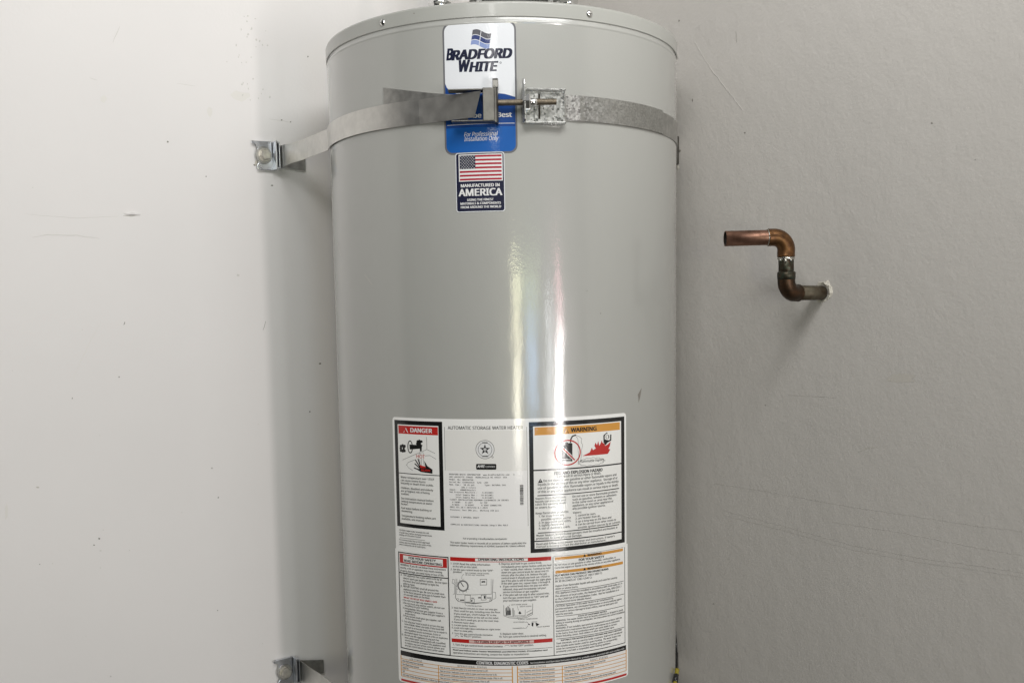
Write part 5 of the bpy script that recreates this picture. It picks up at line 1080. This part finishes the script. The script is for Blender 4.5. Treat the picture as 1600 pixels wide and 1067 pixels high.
wall_mark('L', [(0.5203, -0.1729), (0.521, -0.1737), (0.5218, -0.1742), (0.5229, -0.1736), (0.5234, -0.1731), (0.5233, -0.1721), (0.5226, -0.1715), (0.5217, -0.1719), (0.5211, -0.1718)], 'scuff', 0)
wall_mark('L', [(0.6224, 0.3962), (0.6233, 0.3946), (0.6248, 0.3945), (0.6254, 0.3958), (0.6247, 0.3972), (0.6233, 0.3979)], 'crack', 0.0006)
wall_mark('L', [(0.6236, 0.3778), (0.624, 0.3769), (0.6249, 0.3765), (0.6251, 0.3776), (0.6249, 0.3791), (0.624, 0.3789)], 'crack', 0.0006)
wall_mark('L', [(0.589, 0.3848), (0.5897, 0.3831), (0.5905, 0.3832), (0.5906, 0.3846), (0.5902, 0.3855), (0.5895, 0.3861)], 'crack', 0.0006)
wall_mark('L', [(0.6103, 0.4764), (0.6109, 0.4749), (0.612, 0.4749), (0.6124, 0.4761), (0.612, 0.4772), (0.6107, 0.478)], 'crack', 0.0006)
wall_mark('L', [(0.5934, 0.4741), (0.5942, 0.4722), (0.5958, 0.4721), (0.5972, 0.4735), (0.5961, 0.4757), (0.5941, 0.4758)], 'crack', 0.0006)
wall_mark('L', [(0.6015, 0.4901), (0.6024, 0.4891), (0.6038, 0.4892), (0.605, 0.4896), (0.6038, 0.4907), (0.6022, 0.491)], 'crack', 0.0006)
wall_mark('L', [(0.6071, 0.5118), (0.6073, 0.5105), (0.6091, 0.5104), (0.6101, 0.5113), (0.609, 0.5122), (0.6073, 0.5128)], 'crack', 0.0006)
wall_mark('L', [(0.6072, 0.4813), (0.6084, 0.48), (0.6099, 0.4791), (0.6111, 0.4807), (0.6099, 0.4823), (0.608, 0.4827)], 'crack', 0.0006)
wall_mark('L', [(0.6132, 0.4341), (0.6144, 0.433), (0.6157, 0.433), (0.6158, 0.4337), (0.6153, 0.4349), (0.6143, 0.4346)], 'crack', 0.0006)
wall_mark('L', [(0.5732, 0.3807), (0.5739, 0.3793), (0.5755, 0.3781), (0.576, 0.3804), (0.5751, 0.3828), (0.574, 0.3826)], 'crack', 0.0006)
wall_mark('L', [(0.5951, 0.4621), (0.5957, 0.4609), (0.5967, 0.4611), (0.5973, 0.4618), (0.5964, 0.4628), (0.5958, 0.4626)], 'crack', 0.0006)
wall_mark('L', [(0.6092, 0.5024), (0.6098, 0.5008), (0.6109, 0.5012), (0.6114, 0.5021), (0.6109, 0.5038), (0.61, 0.5034)], 'crack', 0.0006)
wall_mark('L', [(0.5833, 0.4671), (0.5839, 0.4653), (0.585, 0.4652), (0.5852, 0.4668), (0.5847, 0.4687), (0.5839, 0.4682)], 'crack', 0.0006)
wall_mark('L', [(0.6044, 0.4436), (0.6052, 0.4421), (0.6062, 0.4425), (0.6067, 0.4433), (0.6061, 0.4445), (0.6051, 0.4447)], 'crack', 0.0006)
wall_mark('L', [(0.6094, 0.3717), (0.6101, 0.3703), (0.6111, 0.3703), (0.6113, 0.3715), (0.6108, 0.3728), (0.6101, 0.3731)], 'crack', 0.0006)
wall_mark('L', [(0.612, 0.3903), (0.6124, 0.3887), (0.6133, 0.3881), (0.6136, 0.3901), (0.6131, 0.3922), (0.6123, 0.3917)], 'crack', 0.0006)
wall_mark('L', [(0.6138, 0.5097), (0.6144, 0.5086), (0.6154, 0.5088), (0.6155, 0.5094), (0.6153, 0.5102), (0.6143, 0.5105)], 'crack', 0.0006)
wall_mark('L', [(0.5945, 0.3763), (0.5951, 0.3742), (0.5962, 0.3749), (0.5968, 0.376), (0.5959, 0.3773), (0.5949, 0.3777)], 'crack', 0.0006)
wall_mark('L', [(0.5738, 0.4675), (0.5749, 0.4657), (0.576, 0.4659), (0.5768, 0.467), (0.5757, 0.4686), (0.5746, 0.4687)], 'crack', 0.0006)
wall_mark('L', [(0.6208, 0.3992), (0.6213, 0.3973), (0.6223, 0.3975), (0.6228, 0.399), (0.6221, 0.4003), (0.6212, 0.4003)], 'crack', 0.0006)
wall_mark('L', [(0.5937, 0.5089), (0.5947, 0.508), (0.5958, 0.508), (0.5972, 0.5083), (0.5958, 0.5092), (0.5942, 0.5097)], 'crack', 0.0006)
wall_mark('L', [(0.6298, 0.4602), (0.6303, 0.4588), (0.6315, 0.4578), (0.6323, 0.4598), (0.6315, 0.4619), (0.6302, 0.4618)], 'crack', 0.0006)
wall_mark('L', [(0.6218, 0.4321), (0.6224, 0.4313), (0.6234, 0.4312), (0.6239, 0.4318), (0.6236, 0.433), (0.6223, 0.4331)], 'crack', 0.0006)
wall_mark('L', [(0.5764, 0.4912), (0.5772, 0.4904), (0.578, 0.4904), (0.5782, 0.4909), (0.5779, 0.492), (0.5772, 0.4921)], 'crack', 0.0006)
wall_mark('L', [(0.6203, 0.487), (0.6208, 0.4849), (0.6215, 0.4849), (0.6217, 0.4868), (0.6215, 0.489), (0.6204, 0.4892)], 'crack', 0.0006)
wall_mark('L', [(0.6475, 0.4304), (0.648, 0.4292), (0.6494, 0.4295), (0.6495, 0.4302), (0.6493, 0.4309), (0.6482, 0.431)], 'crack', 0.0006)
wall_mark('L', [(0.6258, 0.4444), (0.6264, 0.4433), (0.6275, 0.4434), (0.6277, 0.4441), (0.6273, 0.445), (0.6263, 0.4451)], 'crack', 0.0006)
wall_mark('L', [(0.6223, 0.3788), (0.6226, 0.3778), (0.6234, 0.3774), (0.6241, 0.3786), (0.6234, 0.3804), (0.6226, 0.3802)], 'crack', 0.0006)
wall_mark('L', [(0.6017, 0.4078), (0.6031, 0.4064), (0.6046, 0.4065), (0.6051, 0.4074), (0.6046, 0.4092), (0.6029, 0.409)], 'crack', 0.0006)
wall_mark('L', [(0.6133, 0.3983), (0.6136, 0.3968), (0.6146, 0.397), (0.6152, 0.3981), (0.6144, 0.3991), (0.6135, 0.3993)], 'crack', 0.0006)
wall_mark('L', [(0.5877, 0.4727), (0.5887, 0.4709), (0.5898, 0.4706), (0.5907, 0.4723), (0.5897, 0.4741), (0.5884, 0.4746)], 'crack', 0.0006)
wall_mark('L', [(0.5856, 0.3922), (0.586, 0.3913), (0.588, 0.3908), (0.588, 0.392), (0.5879, 0.3929), (0.5861, 0.3932)], 'crack', 0.0006)
wall_mark('L', [(0.627, 0.4409), (0.6273, 0.44), (0.6284, 0.4393), (0.6291, 0.4406), (0.6283, 0.4417), (0.6272, 0.4416)], 'crack', 0.0006)
wall_mark('L', [(0.6009, 0.492), (0.6016, 0.4901), (0.6029, 0.4902), (0.6033, 0.4917), (0.6027, 0.4937), (0.6017, 0.4934)], 'crack', 0.0006)
wall_mark('L', [(0.619, -0.1876), (0.6197, -0.1882), (0.6204, -0.1881), (0.6208, -0.1875), (0.6204, -0.1868), (0.6197, -0.1869)], 'crack', 0)
wall_mark('L', [(0.9611, 0.2031), (0.9613, 0.2023), (0.9623, 0.2022), (0.9624, 0.203), (0.9622, 0.204), (0.9612, 0.2036)], 'crack', 0)
wall_mark('L', [(0.8883, -0.3405), (0.8888, -0.341), (0.8897, -0.341), (0.8904, -0.3402), (0.8897, -0.3394), (0.8887, -0.3399)], 'crack', 0)
wall_mark('L', [(0.7609, -0.3281), (0.7614, -0.329), (0.7622, -0.3287), (0.7627, -0.3278), (0.7621, -0.3272), (0.7614, -0.3274)], 'crack', 0)
wall_mark('L', [(0.9021, -0.0151), (0.9024, -0.0161), (0.9033, -0.0158), (0.9037, -0.0151), (0.9032, -0.0146), (0.9022, -0.0144)], 'crack', 0)
wall_mark('L', [(0.9247, -0.5112), (0.9254, -0.5116), (0.9262, -0.5118), (0.9262, -0.5109), (0.926, -0.5103), (0.9251, -0.5104)], 'crack', 0)
wall_mark('L', [(1.0061, -0.0752), (1.0064, -0.0761), (1.007, -0.0759), (1.0072, -0.0752), (1.0068, -0.0743), (1.0063, -0.0747)], 'crack', 0)
wall_mark('L', [(0.8493, -0.3804), (0.8496, -0.3811), (0.8506, -0.3811), (0.8509, -0.3802), (0.8504, -0.3793), (0.8494, -0.3795)], 'crack', 0)
wall_mark('L', [(0.8854, -0.1854), (0.8857, -0.1861), (0.8866, -0.186), (0.8866, -0.1853), (0.8864, -0.1845), (0.8857, -0.1845)], 'crack', 0)
wall_mark('L', [(0.896, -0.4023), (0.8967, -0.403), (0.8975, -0.403), (0.8981, -0.4019), (0.8976, -0.4012), (0.8968, -0.4014)], 'crack', 0)
wall_mark('L', [(0.6284, -0.5862), (0.6291, -0.5871), (0.6299, -0.5866), (0.6306, -0.5858), (0.63, -0.585), (0.6292, -0.5855)], 'crack', 0)
wall_mark('L', [(0.967, -0.3838), (0.9676, -0.3842), (0.9683, -0.3843), (0.969, -0.3835), (0.9682, -0.3828), (0.9673, -0.3831)], 'crack', 0)
wall_mark('L', [(0.7468, -0.2838), (0.747, -0.2842), (0.7481, -0.2843), (0.7483, -0.2836), (0.7481, -0.2832), (0.7471, -0.2831)], 'crack', 0)
wall_mark('L', [(0.6997, -0.1282), (0.7, -0.1288), (0.7009, -0.1286), (0.7015, -0.1281), (0.7009, -0.1274), (0.7001, -0.1277)], 'crack', 0)
wall_mark('L', [(0.5982, 0.2664), (0.5999, 0.2608), (0.6017, 0.2574), (0.6049, 0.2611), (0.6077, 0.2635), (0.6061, 0.2686), (0.6048, 0.27), (0.6015, 0.271), (0.5994, 0.2699)], 'plaster', 0.0015)
wall_mark('L', [(0.6051, 0.2627), (0.6058, 0.2615), (0.6069, 0.261), (0.608, 0.2609), (0.6091, 0.2615), (0.6096, 0.263), (0.6078, 0.2637), (0.6066, 0.2639), (0.6054, 0.2636)], 'scuff', 0)
wall_line('R', [(0.454, 0.4528), (0.4908, 0.4011), (0.5638, 0.3188)], 0.0012, 'crack_r', relief=0.0004)
wall_line('R', [(0.5462, 0.4479), (0.5478, 0.4296)], 0.0008, 'scuff', relief=0)
wall_mark('R', [(0.4673, 0.4727), (0.4677, 0.47), (0.4661, 0.4698), (0.4645, 0.4701), (0.4637, 0.4724), (0.4634, 0.4744), (0.4645, 0.4766), (0.466, 0.4764), (0.4677, 0.4749)], 'crack_r', 0)
wall_mark('R', [(0.4722, 0.4268), (0.4722, 0.4258), (0.4707, 0.4252), (0.4691, 0.426), (0.4679, 0.4268), (0.4674, 0.4287), (0.4689, 0.4302), (0.4708, 0.4298), (0.473, 0.4284)], 'crack_r', 0)
wall_mark('R', [(0.4281, 0.4427), (0.4268, 0.4412), (0.4259, 0.4408), (0.4241, 0.4414), (0.4236, 0.4429), (0.4236, 0.4448), (0.4246, 0.4463), (0.4257, 0.4468), (0.4265, 0.4447)], 'crack_r', 0)
wall_mark('R', [(0.5685, 0.2838), (0.568, 0.2831), (0.5672, 0.283), (0.5661, 0.2829), (0.5651, 0.2838), (0.565, 0.2847), (0.5661, 0.2854), (0.5672, 0.2853), (0.5681, 0.2845)], 'scuff', 0)
wall_mark('R', [(0.4512, 0.3562), (0.4507, 0.3547), (0.4501, 0.3532), (0.4495, 0.3547), (0.4488, 0.3561), (0.4487, 0.3577), (0.4493, 0.3593), (0.4501, 0.359), (0.451, 0.3575)], 'scuff', 0)
wall_mark('R', [(0.4822, 0.3496), (0.4819, 0.3485), (0.4811, 0.3483), (0.4806, 0.3488), (0.4803, 0.3493), (0.48, 0.3504), (0.4805, 0.3513), (0.4812, 0.351), (0.4818, 0.3504)], 'crack_r', 0)
wall_mark('R', [(0.896, 0.2458), (0.8953, 0.245), (0.8947, 0.245), (0.8937, 0.2454), (0.893, 0.2459), (0.8931, 0.2467), (0.8938, 0.2474), (0.8946, 0.2472), (0.8955, 0.2466)], 'scuff', 0)
wall_mark('R', [(0.9581, 0.1893), (0.9579, 0.189), (0.9576, 0.1887), (0.9571, 0.1888), (0.9566, 0.1892), (0.9566, 0.1897), (0.9569, 0.19), (0.9575, 0.19), (0.9579, 0.1897)], 'scuff', 0)
wall_mark('R', [(0.4197, 0.4946), (0.4186, 0.4937), (0.418, 0.4928), (0.4166, 0.4933), (0.4164, 0.4949), (0.4165, 0.496), (0.4166, 0.4974), (0.4178, 0.4964), (0.4186, 0.4965)], 'scuff', 0)
wall_line('R', [(0.6608, -0.1352), (0.7073, -0.1345), (0.7516, -0.1338)], 0.0007, 'crack_r', relief=0.0002)
wall_mark('R', [(0.8746, -0.1002), (0.8814, -0.1036), (0.8639, -0.1056), (0.8527, -0.1062), (0.8368, -0.1045), (0.8354, -0.1002), (0.8479, -0.0947), (0.8645, -0.0929), (0.8799, -0.0949)], 'stain_r', 0)
wall_mark('R', [(0.6158, -0.1545), (0.6155, -0.1553), (0.615, -0.1556), (0.6142, -0.1555), (0.6135, -0.155), (0.6137, -0.1544), (0.6143, -0.1534), (0.615, -0.1535), (0.6155, -0.1537)], 'scuff', 0)
wall_mark('R', [(0.6525, -0.1808), (0.6523, -0.1814), (0.6517, -0.1817), (0.651, -0.1819), (0.6501, -0.1814), (0.6502, -0.1805), (0.6508, -0.1799), (0.6517, -0.1799), (0.6521, -0.1803)], 'crack_r', 0)
wall_line('R', [(0.5254, -0.3494), (0.6618, -0.3547), (0.7815, -0.3613), (0.8971, -0.3587), (0.9899, -0.3514), (1.0401, -0.3494)], 0.0009, 'crack_r', relief=0.0001)
wall_line('R', [(0.5254, -0.3416), (0.6617, -0.3474), (0.7814, -0.3545), (0.8969, -0.3523), (0.9897, -0.3453), (1.0398, -0.3435)], 0.001, 'wall_r', relief=0.0002)
wall_line('R', [(0.5029, -0.2978), (0.622, -0.2957), (0.7688, -0.2967), (0.8853, -0.2937), (0.979, -0.2925), (1.0378, -0.2892)], 0.0008, 'wall_r', relief=0.0002)
wall_line('R', [(0.7465, -0.325), (0.8558, -0.3209), (0.9529, -0.3217), (1.039, -0.3209)], 0.001, 'wall_r', relief=0.0002)
wall_line('R', [(0.6032, -0.2813), (0.6248, -0.307)], 0.0008, 'crack_r', relief=0)
wall_line('R', [(0.7892, -0.2135), (0.8054, -0.2051), (0.8234, -0.2023)], 0.001, 'stain_r', relief=0)
wall_mark('R', [(0.423, 0.2758), (0.4212, 0.2742), (0.4202, 0.2734), (0.4184, 0.2742), (0.4175, 0.2758), (0.4163, 0.2778), (0.4182, 0.2784), (0.4201, 0.278), (0.4216, 0.2782)], 'scuff', 0)
wall_mark('R', [(0.4193, 0.248), (0.4178, 0.245), (0.4158, 0.2443), (0.4132, 0.2445), (0.4122, 0.2472), (0.4124, 0.25), (0.4128, 0.2524), (0.4156, 0.2535), (0.4177, 0.2514)], 'plaster', 0.001)
wall_mark('R', [(0.5059, -0.5107), (0.5052, -0.5115), (0.5047, -0.5118), (0.504, -0.5118), (0.5032, -0.5118), (0.5032, -0.5109), (0.504, -0.51), (0.5047, -0.51), (0.5055, -0.5101)], 'scuff', 0)
